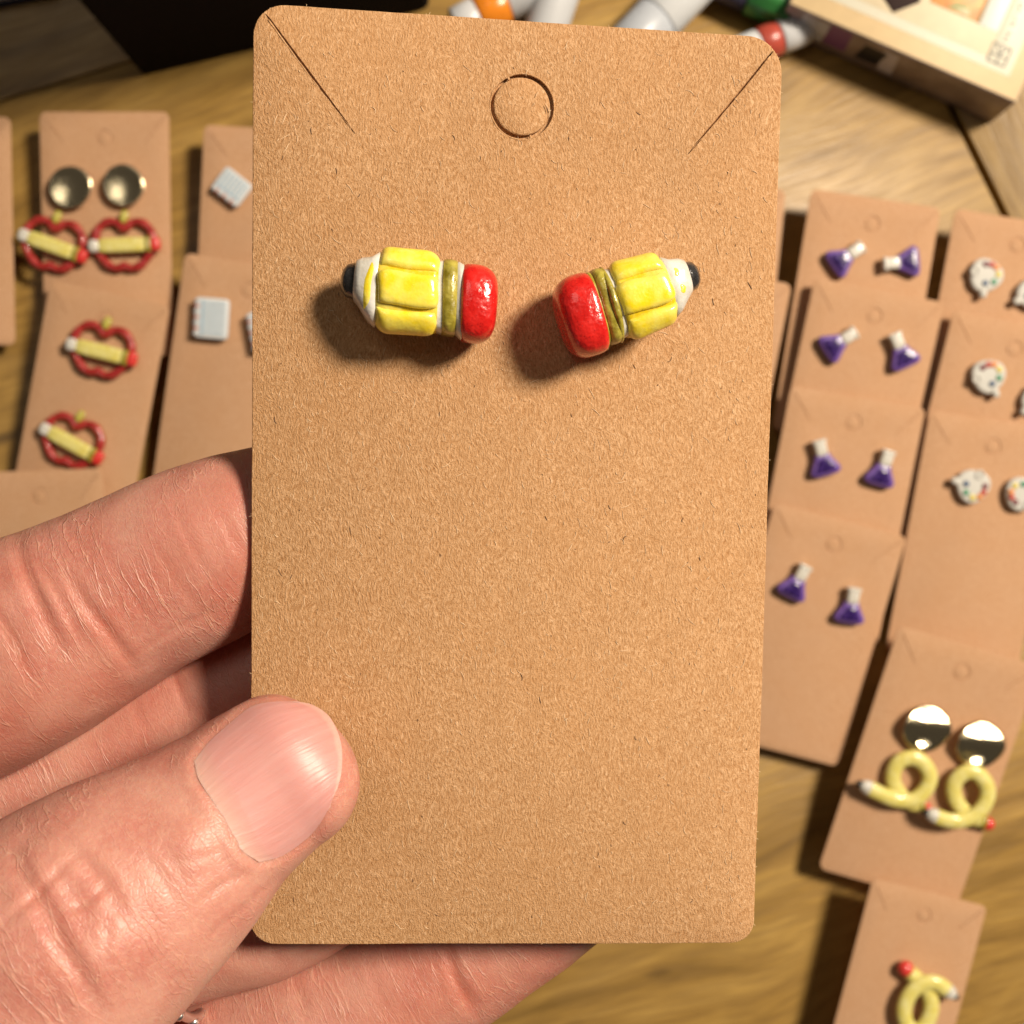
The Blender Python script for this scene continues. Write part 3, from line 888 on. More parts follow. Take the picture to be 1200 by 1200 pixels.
# ------------------------------------------------------------------ the two pencil studs on the held card
def pencil_stud(M, label, P):
    t = thing('pencil_earring', M, label, 'earring', 'chunky pencil stud earrings on the held card')
    def sec(x, hy, hz, cz, dy=0.0, e=.62, sk=0.0, n=40):
        out = []
        for j in range(n):
            a = 2 * PI * j / n
            y = hy * spow(math.cos(a), e); out.append(Vector((x + sk * y, dy + y, cz + hz * spow(math.sin(a), e))))
        return out
    def loft(name, secs, mat, par=t, e=.62):
        return MB().add(*rings([sec(*s, e=e) if len(s) == 5 else sec(*s[:5], e=e, sk=s[5]) for s in secs])).build(name, mat, par)
    cz = .34; sk = P['skew']
    # black point
    x0 = P['x0']; hy = P['tip']; ty = P['tipdy']
    loft('point', [(x0 + .004, hy * .25, .05, cz - .05, ty), (x0 + .02, hy * .62, .09, cz - .04, ty), (x0 + .06, hy * .9, .13, cz - .03, ty), (x0 + .12, hy, .15, cz - .02, ty), (x0 + .24, hy * 1.12, .17, cz, ty * .7)], BLACK, e=.9)
    # white sharpened wood
    c0, c1 = x0 + .14, P['xb'] + .04
    loft('collar', [(c0 - .01, hy * .9, .13, cz, ty), (c0, hy * 1.12, .17, cz, ty), (c0 + .05, hy * 1.36, .20, cz, ty * .8), ((c0 + c1) / 2 + .02, P['hy'] * .80, .225, cz, 0), (c1 - .03, P['hy'] * .93, .235, cz, 0), (c1, P['hy'] * .86, .21, cz, 0)], WHITE, e=.72)
    cs = [(c0 + .05, hy * 1.36, .20), ((c0 + c1) / 2 + .02, P['hy'] * .80, .225), (c1 - .03, P['hy'] * .93, .235)]
    for (mx, my, lx, ly, an) in P['marks']:                 # thin coats of yellow that ran onto the white
        nx, ny = 8, 16; ta, bo = [], []
        for a_ in range(nx):
            for b_ in range(ny):
                v_ = b_ / (ny - 1) * 2 - 1; u_ = (a_ / (nx - 1) * 2 - 1) * (1 - .5 * abs(v_) ** 3) + .18 * math.sin(4 * v_ + mx * 30)
                x = mx + u_ * lx + an * (my + v_ * ly); y = my + v_ * ly
                H = np.interp(x, [c[0] for c in cs], [c[1] for c in cs]); Z = np.interp(x, [c[0] for c in cs], [c[2] for c in cs])
                z = cz + Z * max(0, 1 - min(1, abs(y) / H) ** (2 / .72)) ** (.72 / 2)
                edge = 1 - min(1.0, (a_ / (nx - 1) * 2 - 1) ** 2 + v_ ** 4) ** 1.5
                ta.append((x, y, z - .005 + .010 * edge)); bo.append((x, y, z - .02))
        fq = [(i_ * ny + j_, i_ * ny + j_ + 1, (i_ + 1) * ny + j_ + 1, (i_ + 1) * ny + j_) for i_ in range(nx - 1) for j_ in range(ny - 1)]
        MB().add(ta, fq).build('yellow_mark', YELLOW, t)
    # barrel under the panels
    xb, xf = P['xb'], P['xf']; h = P['hy']; h2 = P['hy2']
    def skin_of(x, ph):
        u = (x - xb) / (xf - xb)
        g = 1 - .14 * (1 - min(1, u / .22)) ** 2 - .06 * (1 - min(1, (1 - u) / .22)) ** 2
        H = (h + (h2 - h) * u) * g; Z = .25 * (1 - .5 * (1 - g)); c_, s_ = math.cos(ph), math.sin(ph)
        y = H * spow(c_, .8); z = cz + Z * spow(s_, .8)
        nn_ = Vector((0, c_ / H, s_ / Z)).normalized()
        return Vector((x + sk * y, y, z)), nn_
    rb = []
    for k in range(13):
        x = xb + (xf - xb) * k / 12
        rb.append([skin_of(x, 2 * PI * q_ / 48)[0] for q_ in range(48)])
    MB().add(*rings(rb)).build('barrel', YELLOW_BASE, t)
    loft('wrapper', [(xb - .045, h * .80, .19, cz - .03, 0), (xb - .02, h * .84, .205, cz - .02, 0), (xb + .03, h * .86, .205, cz - .02, 0), (xf - .02, h2 * .90, .215, cz - .02, 0), (xf + .06, h2 * .94, .235, cz, 0), (xf + .12, h2 * .8, .18, cz - .02, 0)], WHITE)
    for (xa, xz, pa, pz, hh) in P['panels']:                # pads of clay that follow the round body
        nx, ny = 34, 26; ta, bo = [], []
        for a_ in range(nx):
            for b_ in range(ny):
                u_ = math.sin((a_ / (nx - 1) - .5) * PI); v_ = math.sin((b_ / (ny - 1) - .5) * PI)
                x = (xa + xz) / 2 + u_ * (xz - xa) / 2 * (1 - .035 * v_ ** 4) + .008 * math.sin(3 * v_ + pa)
                ph = R((pa + pz) / 2 + v_ * (pz - pa) / 2 * (1 - .06 * u_ ** 4) + 1.2 * math.sin(3.1 * u_ + pa))
                p, nn_ = skin_of(x, ph)
                k = ((1 - abs(u_) ** 7) * (1 - abs(v_) ** 5)) ** .5 if abs(u_) < .999999 and abs(v_) < .999999 else 0
                ta.append(p + nn_ * (hh * k + .006 * k * math.sin(9 * x + ph * 4) - .004)); bo.append(p - nn_ * .03)
        nq = nx * ny; fq = []
        for i_ in range(nx - 1):
            for j_ in range(ny - 1):
                a0 = i_ * ny + j_; fq += [(a0, a0 + 1, a0 + ny + 1, a0 + ny), (nq + a0, nq + a0 + ny, nq + a0 + ny + 1, nq + a0 + 1)]
        rg_ = [i_ * ny for i_ in range(nx)] + [(nx - 1) * ny + j_ for j_ in range(1, ny)] + [i_ * ny + ny - 1 for i_ in range(nx - 2, -1, -1)] + list(range(ny - 2, 0, -1))
        for i_ in range(len(rg_)):
            a0, b0 = rg_[i_], rg_[(i_ + 1) % len(rg_)]; fq.append((a0, b0, nq + b0, nq + a0))
        MB().add(ta + bo, fq).build('yellow_panel', YELLOW, t)
    # olive ferrule
    f0, f1, fy = P['xf'] + P['fg'], P['xf'] + P['fg'] + P['fw'], P['fy']
    secs = [(f0, fy * .9, .21, cz, 0, sk), (f0 + .02, fy * .985, .25, cz, 0, sk), (f0 + (f1 - f0) * .5, fy, .268, cz, 0, sk), (f1 - .02, fy * .985, .25, cz, 0, sk), (f1, fy * .9, .21, cz, 0, sk)]
    loft('ferrule', secs, OLIVE, e=.66)
    if P.get('ridge'):
        rp = [Vector((f0 + .02 + sk * fy * math.cos(a) * .96, fy * math.cos(a) * 1.0, cz + .262 * math.sin(a) + .01)) for a in [PI * (i + .8) / 17 for i in range(16)]]
        MB().add(*tube(rp, [.012 + .022 * math.sin(PI * i / 15) for i in range(16)], 10, up=Vector((1, 0, 0)))).build('ferrule_ridge', OLIVE, t)
    # white seam and red eraser
    e0, e1, ey, edy = f1 + P['eg'], P['x1'], P['ey'], P['edy']
    loft('eraser_seam', [(f1 - .05, fy * .86, .2, cz - .01, 0, sk), (f1 + .0, fy * .96, .245, cz, 0, sk), (e0 + .02, ey * .96, .25, cz, edy, sk), (e0 + .06, ey * .84, .2, cz - .01, edy, sk)], WHITE if not P.get('ridge') else OLIVE)
    L = e1 - e0; secs = []
    for u, k in [(.0, .55), (.0, .80), (.03, .90), (.08, .96), (.16, .99), (.3, 1)] + [(.42 + .58 * math.sin(a), max(.1, math.cos(a) ** .46)) for a in [PI / 2 * i / 18 for i in range(0, 18)]] + [(1.0, .12)]:
        secs.append((e0 + L * u, ey * k, P['ez'] * (.15 + .85 * k), cz, edy, sk * (1 - .6 * u)))
    loft('eraser', secs, RED, e=.70)
    MB().add(*tube([Vector((0, 0, z)) for z in (.2, 0, -.5, -.9)], .045, 10)).build('post', SILVER, t)
    return t


def stud_frame(px, py, ang):
    x, y = hl(px, py, .3)
    return MH @ Matrix.Translation((x, y, 0)) @ Matrix.Rotation(R(ang), 4, 'Z')


pencil_stud(stud_frame(493.5, 346.5, -4.5), 'left pencil stud, red eraser pointing right and black tip pointing left',
            dict(x0=-.745, x1=.700, tip=.165, tipdy=.06, xb=-.415, xf=.150, hy=.365, hy2=.355, skew=-.06, fg=.035, fw=.150, fy=.345, eg=.025, ey=.355, edy=-.03, ez=.30,
                 marks=[(-.475, .02, .040, .22, .04)],
                 panels=[(-.392, .152, 69.5, 109.5, .058), (-.372, .157, 8, 63.5, .054), (-.402, .142, 115.5, 172, .054)]))
pencil_stud(stud_frame(737.5, 351.5, 198.5), 'right pencil stud, red eraser pointing left and black tip pointing up right',
            dict(x0=-.705, x1=.70, tip=.145, tipdy=-.045, xb=-.37, xf=.130, hy=.315, hy2=.355, skew=.0, fg=.05, fw=.14, fy=.36, eg=.005, ey=.385, edy=.02, ez=.32, ridge=True, tap=1.0,
                 marks=[(-.45, .06, .03, .045, 0), (-.44, -.10, .03, .05, 0)],
                 panels=[(-.362, .150, 69, 110, .055), (-.36, .125, 8, 63.5, .052), (-.338, .135, 115.5, 172, .050)]))


# ------------------------------------------------------------------ the hand
def skin_mat():
    M = Mat('skin'); uv = M.coord('UV'); ob = M.coord()
    low = M.noise(ob, .55, 3.0, .6); mid = M.noise(ob, 2.2, 4.0, .6); fine = M.noise(ob, 20.0, 3.0, .65)
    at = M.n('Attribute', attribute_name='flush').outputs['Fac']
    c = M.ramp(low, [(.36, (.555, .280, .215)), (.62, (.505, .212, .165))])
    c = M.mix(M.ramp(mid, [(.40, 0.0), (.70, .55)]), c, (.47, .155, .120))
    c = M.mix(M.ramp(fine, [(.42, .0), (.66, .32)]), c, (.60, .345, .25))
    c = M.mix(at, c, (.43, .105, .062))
    # fine creases run across the finger, crossed by a weaker net of skin lines
    warp = M.n('TexNoise', {'Vector': uv, 'Scale': 2.4, 'Detail': 2.0}).outputs['Color']
    wv = M.n('VectorMath', {0: M.n('VectorMath', {0: warp, 1: (.5, .5, .5)}, operation='SUBTRACT').outputs[0], 'Scale': .10}, operation='SCALE').outputs[0]
    uw = M.n('VectorMath', {0: uv, 1: wv}, operation='ADD').outputs[0]
    l1 = M.noise(M.mapped(uw, (8.0, .85, 1), (0, 0, R(6))), 1.0, 2.0, .5)
    r1 = M.math('ABSOLUTE', M.math('SUBTRACT', l1, .5))
    w1 = M.ramp(r1, [(.0, 1.0), (.018, 0.0)])
    l2 = M.noise(M.mapped(uw, (19, 4, 1), (0, 0, R(-20))), 1.0, 2.0, .5)
    r2 = M.math('ABSOLUTE', M.math('SUBTRACT', l2, .5))
    w2 = M.ramp(r2, [(.0, 1.0), (.03, 0.0)])
    vor = M.n('TexVoronoi', {'Vector': M.mapped(uw, (22, 15, 1)), 'Scale': 1.0}, feature='DISTANCE_TO_EDGE').outputs['Distance']
    cell = M.ramp(vor, [(.0, 0.0), (.16, 1.0)])
    amt = M.ramp(M.noise(ob, 1.1, 2.0), [(.40, .15), (.62, 1.0)])
    dry = M.math('MULTIPLY', M.math('MAXIMUM', M.math('MULTIPLY', w1, .30), M.math('MULTIPLY', w2, .10)), amt)
    c = M.mix(dry, c, (.78, .50, .36))
    h = M.math('ADD', M.math('MULTIPLY', cell, .20), M.math('MULTIPLY', fine, .26))
    h = M.math('ADD', h, M.math('MULTIPLY', M.math('ADD', M.math('MULTIPLY', w1, .9), M.math('MULTIPLY', w2, .35)), amt))
    M.bsdf(Base_Color=c, Roughness=M.ramp(fine, [(.3, .36), (.7, .50)]), Specular_IOR_Level=.45, Subsurface_Weight=.55, Subsurface_Radius=(.16, .055, .03), Subsurface_Scale=1.0,
           Normal=M.bump(h, .008, .8))
    return M.m


def nail_mat():
    M = Mat('nail'); uv = M.coord('UV'); sep = M.n('SeparateXYZ', {0: uv})
    u, v = sep.outputs[0], sep.outputs[1]
    rid = M.noise(M.mapped(uv, (1.2, 15, 1)), 1.0, 3.0, .6)
    c = M.mix(M.ramp(rid, [(.42, 0.0), (.64, .22)]), (.57, .265, .240), (.66, .40, .37))
    c = M.mix(M.ramp(u, [(.0, .8), (.20, 0.0)]), c, (.60, .36, .29))
    edge = M.math('ADD', u, M.math('MULTIPLY', M.noise(M.mapped(uv, (3, 9, 1)), 1.0, 3.0), .05))
    c = M.mix(M.ramp(edge, [(.975, 0.0), (.998, .30)]), c, (.78, .56, .45))
    M.bsdf(Base_Color=c, Roughness=.42, Coat_Weight=.0, Coat_Roughness=.2, Subsurface_Weight=.4, Subsurface_Radius=(.12, .05, .03), Subsurface_Scale=1.0,
           Normal=M.bump(rid, .010))
    return M.m


SKIN = skin_mat(); NAIL = nail_mat()


def loft_finger(pts, k=.88, ns=200, nt=160, tipr=1.0, ex=.9, shift=0.0):
    """rows (px, py, depth, half width in px) from the tip to the root -> grid of points, arc length, angle"""
    rows = []
    for px, py, d, hw in pts:
        p = W(px, py, d); rows.append((p.x, p.y, p.z, hw * d / FPX))
    cv = catmull(rows, 800)
    arc = np.r_[0, np.cumsum(np.linalg.norm(np.diff(cv[:, :3], axis=0), axis=1))]
    Lt = arc[-1]; r0 = rows[0][3] * tipr
    ph = np.linspace(0.02, PI / 2, 40)
    s = np.r_[r0 * (1 - np.cos(ph)), np.linspace(r0, Lt, ns)[1:]]
    f = np.r_[np.sin(ph) ** ex, np.ones(ns - 1)]
    C_ = np.stack([np.interp(s, arc, cv[:, i]) for i in range(4)], 1)
    tan = np.gradient(C_[:, :3], s, axis=0)
    tan[:40] = tan[40]
    tan /= np.linalg.norm(tan, axis=1)[:, None]
    view = np.array([0, 0, CAMH]) - C_[:, :3]; view /= np.linalg.norm(view, axis=1)[:, None]
    B = np.cross(tan, view); B /= np.linalg.norm(B, axis=1)[:, None]
    N = np.cross(B, tan)
    th = np.linspace(-PI, PI, nt, endpoint=False)
    a = (C_[:, 3] * f)[:, None]
    sx, cx = np.sin(th), np.cos(th)
    sx = np.sign(sx) * np.abs(sx) ** .93; cx = np.sign(cx) * np.abs(cx) ** .93
    G = C_[:, None, :3] + B[:, None, :] * (a * sx)[:, :, None] + N[:, None, :] * (a * k * cx)[:, :, None]
    return G, s, th, C_[:, 3], N


def grid_normals(G):
    du = np.gradient(G, axis=0)
    dv = np.roll(G, -1, 1) - np.roll(G, 1, 1)
    n = np.cross(dv, du); ln = np.linalg.norm(n, axis=2)[:, :, None]
    n = n / np.maximum(ln, 1e-12)
    c = G.mean(1, keepdims=True)
    if (n * (G - c)).sum() < 0: n = -n
    return n


def project(G):
    d = CAMH - G[..., 2]
    return np.stack([600 + G[..., 0] / d * FPX, 600 - G[..., 1] / d * FPX], -1)


def poly_dist(P, line, closed=False):
    """distance of points to a polyline, all in picture pixels; second value is the place along it (0..1)"""
    L = np.array(line, float)
    if closed: L = np.vstack([L, L[:1]])
    best = np.full(P.shape[:-1], 1e9); at = np.zeros(P.shape[:-1]); n = len(L) - 1
    for i in range(n):
        a, b = L[i], L[i + 1]; ab = b - a
        t = np.clip(((P - a) @ ab) / (ab @ ab), 0, 1)
        d = np.linalg.norm(P - a - t[..., None] * ab, axis=-1)
        m = d < best; best = np.where(m, d, best); at = np.where(m, (i + t) / n, at)
    return best, at


def inside(P, poly):
    L = np.array(poly, float); x, y = P[..., 0], P[..., 1]; c = np.zeros(P.shape[:-1], bool); j = len(L) - 1
    for i in range(len(L)):
        xi, yi, xj, yj = *L[i], *L[j]
        c ^= ((yi > y) != (yj > y)) & (x < (xj - xi) * (y - yi) / (yj - yi + 1e-12) + xi); j = i
    return c


HAND = {'v': [], 'f': [], 'uv': [], 'flush': []}
def add_finger(G, s, th, r, flush):
    ns, nt = G.shape[:2]; b = sum(len(v) for v in HAND['v'])
    HAND['v'].append(G.reshape(-1, 3))
    U = np.repeat(s[:, None], nt, 1); V = th[None, :] * np.full((ns, 1), float(np.mean(r)))
    HAND['uv'].append(np.stack([U, V], -1).reshape(-1, 2)); HAND['flush'].append(flush.reshape(-1))
    i = np.arange(ns - 1)[:, None]; j = np.arange(nt)[None, :]; k = (j + 1) % nt
    HAND['f'].append(np.stack([b + i * nt + j, b + i * nt + k, b + (i + 1) * nt + k, b + (i + 1) * nt + j], -1).reshape(-1, 4))
    HAND.setdefault('cap', []).append((b, nt, b + (ns - 1) * nt))


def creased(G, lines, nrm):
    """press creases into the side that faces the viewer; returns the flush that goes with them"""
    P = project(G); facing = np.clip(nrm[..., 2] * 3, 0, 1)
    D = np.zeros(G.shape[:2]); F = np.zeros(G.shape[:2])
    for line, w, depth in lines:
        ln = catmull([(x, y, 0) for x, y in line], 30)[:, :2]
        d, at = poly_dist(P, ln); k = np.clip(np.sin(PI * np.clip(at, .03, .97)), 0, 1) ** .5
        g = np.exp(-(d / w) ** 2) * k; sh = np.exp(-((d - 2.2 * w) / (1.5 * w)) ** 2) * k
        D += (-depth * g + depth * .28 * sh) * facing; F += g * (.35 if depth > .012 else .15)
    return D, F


def wob(G, seed, amp, freq):
    """slow unevenness of a surface"""
    rg_ = np.random.RandomState(seed); o = np.zeros(G.shape[:2])
    for k in range(14):
        w = rg_.randn(3) * freq; o += np.sin(G @ w + rg_.rand() * 6.28)
    return o / 14 ** .5 * amp


def simple_finger(pts, lines=(), k=.88, flush0=.12, seed=1, tipr=1.0, ns=200, nt=160, bumps=()):
    G, s, th, r, N = loft_finger(pts, k, ns, nt, tipr)
    n = grid_normals(G)
    D, F = creased(G, lines, n) if lines else (np.zeros(G.shape[:2]), np.zeros(G.shape[:2]))
    P = project(G)
    for (x, y, rad, h) in bumps: D += h * np.exp(-((P[..., 0] - x) ** 2 + (P[..., 1] - y) ** 2) / rad ** 2) * np.clip(n[..., 2] * 2, 0, 1)
    D += wob(G, seed, .010, 2.2) + wob(G, seed + 50, .004, 7.0)
    G = G + n * D[..., None]
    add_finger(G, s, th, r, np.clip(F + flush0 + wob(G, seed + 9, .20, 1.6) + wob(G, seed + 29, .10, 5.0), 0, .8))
    return G


# index finger: behind the card, upper edge of the hand
simple_finger([(428, 560, 11.25, 62), (293, 625, 11.15, 100), (150, 693, 11.1, 112), (0, 768, 11.0, 128), (-200, 862, 10.95, 132), (-420, 985, 11.1, 138), (-620, 1120, 11.6, 150), (-720, 1200, 11.9, 150)],
              [([(20, 628), (25, 655), (40, 692), (54, 725), (76, 765)], 7, .035), ([(40, 650), (75, 705), (98, 752)], 5, .02), ([(78, 672), (100, 707), (122, 733), (158, 782)], 6, .03),
               ([(120, 640), (150, 690), (185, 735)], 4, .008), ([(175, 630), (215, 690), (255, 735)], 3.5, .008), ([(205, 590), (222, 627), (240, 665), (262, 690)], 3.5, .010),
               ([(250, 590), (272, 625), (287, 660)], 4, .009), ([(-20, 700), (10, 740), (40, 800)], 6, .02), ([(150, 770), (200, 740), (250, 715)], 4, .007), ([(60, 590), (85, 625), (110, 650)], 4, .008)],
              .80, .18, 3, ns=240, nt=220, bumps=((60, 820, 70, .04), (220, 640, 80, .03)))
# middle finger
simple_finger([(440, 735, 12.0, 62), (293, 800, 12.0, 86), (100, 890, 12.0, 98), (-100, 985, 11.9, 108), (-350, 1115, 11.8, 118), (-560, 1255, 12.0, 130), (-640, 1320, 12.1, 130)],
              [([(200, 780), (210, 805), (222, 835)], 4, .02), ([(150, 800), (160, 830), (175, 860)], 4, .010)], .9, .14, 5)
# ring finger
simple_finger([(560, 900, 12.0, 58), (450, 985, 11.95, 76), (330, 1050, 11.85, 86), (215, 1084, 11.8, 90), (0, 1150, 11.9, 100), (-250, 1280, 11.9, 115), (-480, 1420, 12.1, 125)],
              [([(300, 1090), (320, 1110), (330, 1135)], 4, .008)], .92, .08, 7)
# little finger, under the lower edge of the card
simple_finger([(742, 972, 12.2, 62), (640, 1036, 12.25, 88), (510, 1116, 12.3, 99), (300, 1238, 12.2, 108), (80, 1368, 12.1, 114), (-150, 1500, 12.1, 122), (-330, 1600, 12.2, 128)],
              [([(520, 1090), (527, 1125), (538, 1155), (560, 1190)], 6, .030), ([(505, 1095), (512, 1130), (522, 1165)], 5, .012), ([(340, 1130), (350, 1160), (360, 1200)], 5, .012), ([(430, 1110), (440, 1150), (455, 1190)], 4, .007)],
              .92, .22, 9)
# palm and wrist, outside the frame
simple_finger([(-120, 1120, 12.5, 150), (-250, 1220, 12.5, 290), (-430, 1340, 12.4, 350), (-720, 1540, 12.3, 330), (-980, 1740, 12.2, 270), (-1300, 1980, 12.4, 260)], (), .42, .12, 13, ns=80, nt=80)
# thumb, in front of the card
TH = [(408, 872, 10.08, 80), (372, 884, 10.03, 90), (325, 908, 9.98, 94), (270, 950, 9.86, 104), (205, 1004, 9.68, 128), (130, 1060, 9.5, 150), (55, 1118, 9.38, 168), (-90, 1235, 9.35, 186), (-330, 1420, 9.9, 200), (-600, 1580, 11.0, 230), (-760, 1660, 11.8, 220)]
G, s, th, r, N = loft_finger(TH, .80, 300, 320, .95, .85)
n = grid_normals(G); P = project(G)
base_bvh = BVHTree.FromPolygons([Vector(v) for v in G.reshape(-1, 3)],
                                [(i * 320 + j, i * 320 + (j + 1) % 320, (i + 1) * 320 + (j + 1) % 320, (i + 1) * 320 + j) for i in range(G.shape[0] - 1) for j in range(320)])
cut = [(228, 893), (233, 914), (252, 943), (268, 971), (283, 996), (303, 1010)]             # fold at the nail's root
low_side = [(303, 1010), (332, 1001), (366, 975), (386, 945)]
free = [(386, 945), (396, 911), (396, 876), (384, 846), (364, 830), (346, 824)]
up_side = [(346, 824), (318, 824), (296, 829), (273, 846), (246, 870), (228, 893)]
def sm(l, k): return catmull([(x, y, 0) for x, y in l], k)[:, :2]
nail_poly = np.vstack([sm(cut, 20)[:-1], sm(low_side, 14)[:-1], sm(free, 20)[:-1], sm(up_side, 20)[:-1]])
ins = inside(P, nail_poly); facing = np.clip(n[..., 2] * 4, 0, 1)
dn, _ = poly_dist(P, nail_poly, True)
dfold, _ = poly_dist(P, np.vstack([sm(up_side, 20), sm(cut, 20), sm(low_side, 14)]))
dfree, _ = poly_dist(P, sm(free, 20))
D = np.zeros(G.shape[:2])
D += np.where(ins, -.030 * np.clip((dn - 3) / 8, 0, 1), 0)
D += np.where(~ins, .026 * np.exp(-(dfold / 18) ** 2) * (1 - np.exp(-(dfold / 5.5) ** 2)), 0) * np.clip(dfree / 16, 0, 1)
D *= facing
dc, fl = creased(G, [([(18, 1000), (30, 1028), (47, 1055), (60, 1078), (76, 1112), (95, 1142), (120, 1188)], 8, .050), ([(80, 985), (104, 1012), (125, 1036), (148, 1080)], 7, .028),
                     ([(0, 1085), (30, 1062), (90, 1003)], 5, .014), ([(125, 1036), (100, 1060), (70, 1068)], 4, .012), ([(127, 1060), (127, 1090), (124, 1125)], 4, .014), ([(165, 1000), (185, 1022), (210, 1062)], 6, .012),
                     ([(190, 990), (205, 1010), (215, 1040)], 5, .010), ([(250, 985), (265, 1010), (280, 1035)], 5, .008), ([(0, 1040), (14, 1050), (30, 1062)], 5, .012), ([(40, 1120), (60, 1150), (75, 1185)], 6, .014),
                     ([(200, 945), (225, 950), (250, 962)], 4, .007), ([(205, 1010), (232, 1005), (258, 998)], 4, .008), ([(230, 1060), (262, 1035), (300, 1020)], 5, .010), ([(240, 1100), (285, 1065), (330, 1025)], 4, .007),
                     ([(95, 1060), (140, 1100), (160, 1150)], 5, .010), ([(60, 1010), (85, 1040), (105, 1085)], 5, .010)], n)
D += dc
for (x, y, rad, hgt) in ((222, 985, 34, .045), (120, 1110, 42, .05), (30, 1130, 40, .04), (150, 960, 60, -.02), (55, 1010, 30, .03)):
    D += hgt * np.exp(-((P[..., 0] - x) ** 2 + (P[..., 1] - y) ** 2) / rad ** 2) * facing
D += wob(G, 21, .008, 2.5) + wob(G, 22, .004, 9.0)
Gt = G + n * D[..., None]
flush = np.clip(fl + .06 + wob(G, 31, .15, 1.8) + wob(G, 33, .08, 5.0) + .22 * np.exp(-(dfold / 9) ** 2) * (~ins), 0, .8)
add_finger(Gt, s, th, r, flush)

V = np.vstack(HAND['v']); Fq = np.vstack(HAND['f']); UV = np.vstack(HAND['uv']); FL_ = np.concatenate(HAND['flush'])
faces = Fq.tolist()
for b, nt, e in HAND['cap']:
    faces.append(list(range(b, b + nt))[::-1]); faces.append(list(range(e, e + nt)))
root = W(-430, 1330, 12.3)
me = bpy.data.meshes.new('hand')
me.from_pydata((V - np.array(root)).tolist(), [], faces)
uvl = me.uv_layers.new(name='UVMap')
li = np.zeros(len(me.loops), np.int32); me.loops.foreach_get('vertex_index', li)
uvl.data.foreach_set('uv', UV[li].astype(np.float32).reshape(-1))
at = me.attributes.new('flush', 'FLOAT', 'POINT'); at.data.foreach_set('value', FL_.astype(np.float32))
hand = link_mesh('hand', me, SKIN)
hand.location = root
tag(hand, 'bare hand gripping the kraft card, thumb in front and fingers behind', 'hand')
bm = bmesh.new(); bm.from_mesh(me); bmesh.ops.recalc_face_normals(bm, faces=bm.faces[:]); bm.to_mesh(me); bm.free()
for p in me.polygons: p.use_smooth = True

# thumbnail plate, laid over the thumb between its folds
nu, nv = 60, 46
c0 = sm(cut, nv); c1 = sm(free, nv)[::-1]                  # v runs from the upper to the lower side
a0 = sm(up_side, nu)[::-1]; a1 = sm(low_side, nu)          # u runs from the root to the free edge
verts = []; uvs = []
o = Vector((0, 0, CAMH))
grid = np.zeros((nu, nv, 3))
for i in range(nu):
    u = i / (nu - 1)
    for j in range(nv):
        v = j / (nv - 1)
        p = (1 - u) * c0[j] + u * c1[j] + (1 - v) * a0[i] + v * a1[i] - ((1 - u) * (1 - v) * a0[0] + (1 - u) * v * a1[0] + u * (1 - v) * a0[-1] + u * v * a1[-1])
        d = (W(p[0], p[1], 10) - o).normalized()
        hit, nn, _, _ = base_bvh.ray_cast(o, d)
        if hit is None:
            hit, nn, _, _ = base_bvh.find_nearest(W(p[0], p[1], 9.6))
        grid[i, j] = hit
for _ in range(30):                                        # relax the inside so that the plate is stiff and even
    g = grid.copy(); g[1:-1, 1:-1] = (grid[:-2, 1:-1] + grid[2:, 1:-1] + grid[1:-1, :-2] + grid[1:-1, 2:]) / 4
    grid = .7 * grid + .3 * g
du = np.gradient(grid, axis=0); dv = np.gradient(grid, axis=1); nn = np.cross(dv, du); nn /= np.linalg.norm(nn, axis=2)[:, :, None]
if nn[..., 2].mean() < 0: nn = -nn
uu = np.linspace(0, 1, nu)[:, None]; vv = np.linspace(-1, 1, nv)[None, :]
lift = .012 + .014 * (1 - vv ** 4) * np.clip(uu * 6, 0, 1) + .022 * np.clip((uu - .75) / .25, 0, 1) * (1 - .5 * vv ** 2)
top = grid + nn * lift[..., None]; bot = grid - nn * .02
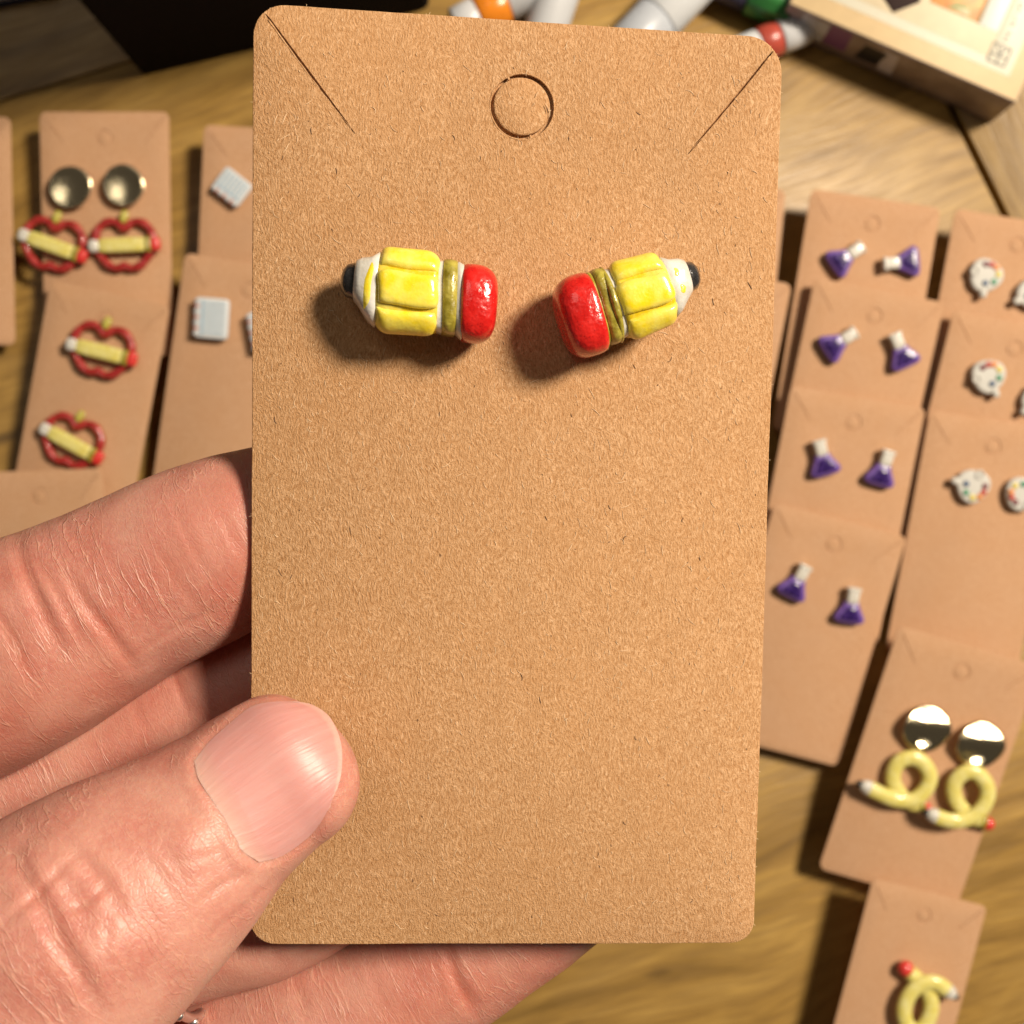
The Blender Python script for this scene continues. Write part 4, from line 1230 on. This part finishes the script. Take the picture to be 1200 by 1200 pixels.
vs = np.vstack([top.reshape(-1, 3), bot.reshape(-1, 3)]) - np.array(root); fs = []
for i in range(nu - 1):
    for j in range(nv - 1):
        a = i * nv + j; fs.append((a, a + 1, a + nv + 1, a + nv)); b = a + nu * nv; fs.append((b, b + nv, b + nv + 1, b + 1))
ring_ = [i * nv for i in range(nu)] + [(nu - 1) * nv + j for j in range(1, nv)] + [i * nv + nv - 1 for i in range(nu - 2, -1, -1)] + [j for j in range(nv - 2, 0, -1)]
for x in range(len(ring_)):
    a, b = ring_[x], ring_[(x + 1) % len(ring_)]; fs.append((a, b, b + nu * nv, a + nu * nv))
me = bpy.data.meshes.new('thumbnail'); me.from_pydata(vs.tolist(), [], fs)
uvl = me.uv_layers.new(name='UVMap')
U2 = np.stack(np.meshgrid(np.linspace(0, 1, nu), np.linspace(0, 1, nv), indexing='ij'), -1).reshape(-1, 2); U2 = np.vstack([U2, U2])
li = np.zeros(len(me.loops), np.int32); me.loops.foreach_get('vertex_index', li)
uvl.data.foreach_set('uv', U2[li].astype(np.float32).reshape(-1))
bm = bmesh.new(); bm.from_mesh(me); bmesh.ops.recalc_face_normals(bm, faces=bm.faces[:]); bm.to_mesh(me); bm.free()
nl = link_mesh('thumbnail', me, NAIL, hand)
me.set_sharp_from_angle(angle=R(50))

# thin silver ring on the ring finger
cR, dR = W(210, 1086, 11.8), (W(300, 1060, 11.8) - W(150, 1105, 11.8)).normalized()
upv = Vector((0, 0, 1)); sR = dR.cross(upv).normalized(); uR = sR.cross(dR)
Mr = Matrix.Translation(cR)
rp = [sR * .93 * math.cos(a) + uR * .88 * math.sin(a) for a in [2 * PI * i / 64 for i in range(64)]]
ringt = thing('finger_ring', Mr, 'thin silver ring glinting between the thumb and the lower fingers', 'ring', None)
MB().add(*tube(rp, .055, 10, True, up=dR)).build('ring_band', SILVER, ringt)
for i in range(0, 64, 4): MB().add(*superell(rp[i] * 1.04, (.06, .06, .06), 1, 1, None, 10, 8)).build('bead', SILVER, ringt)
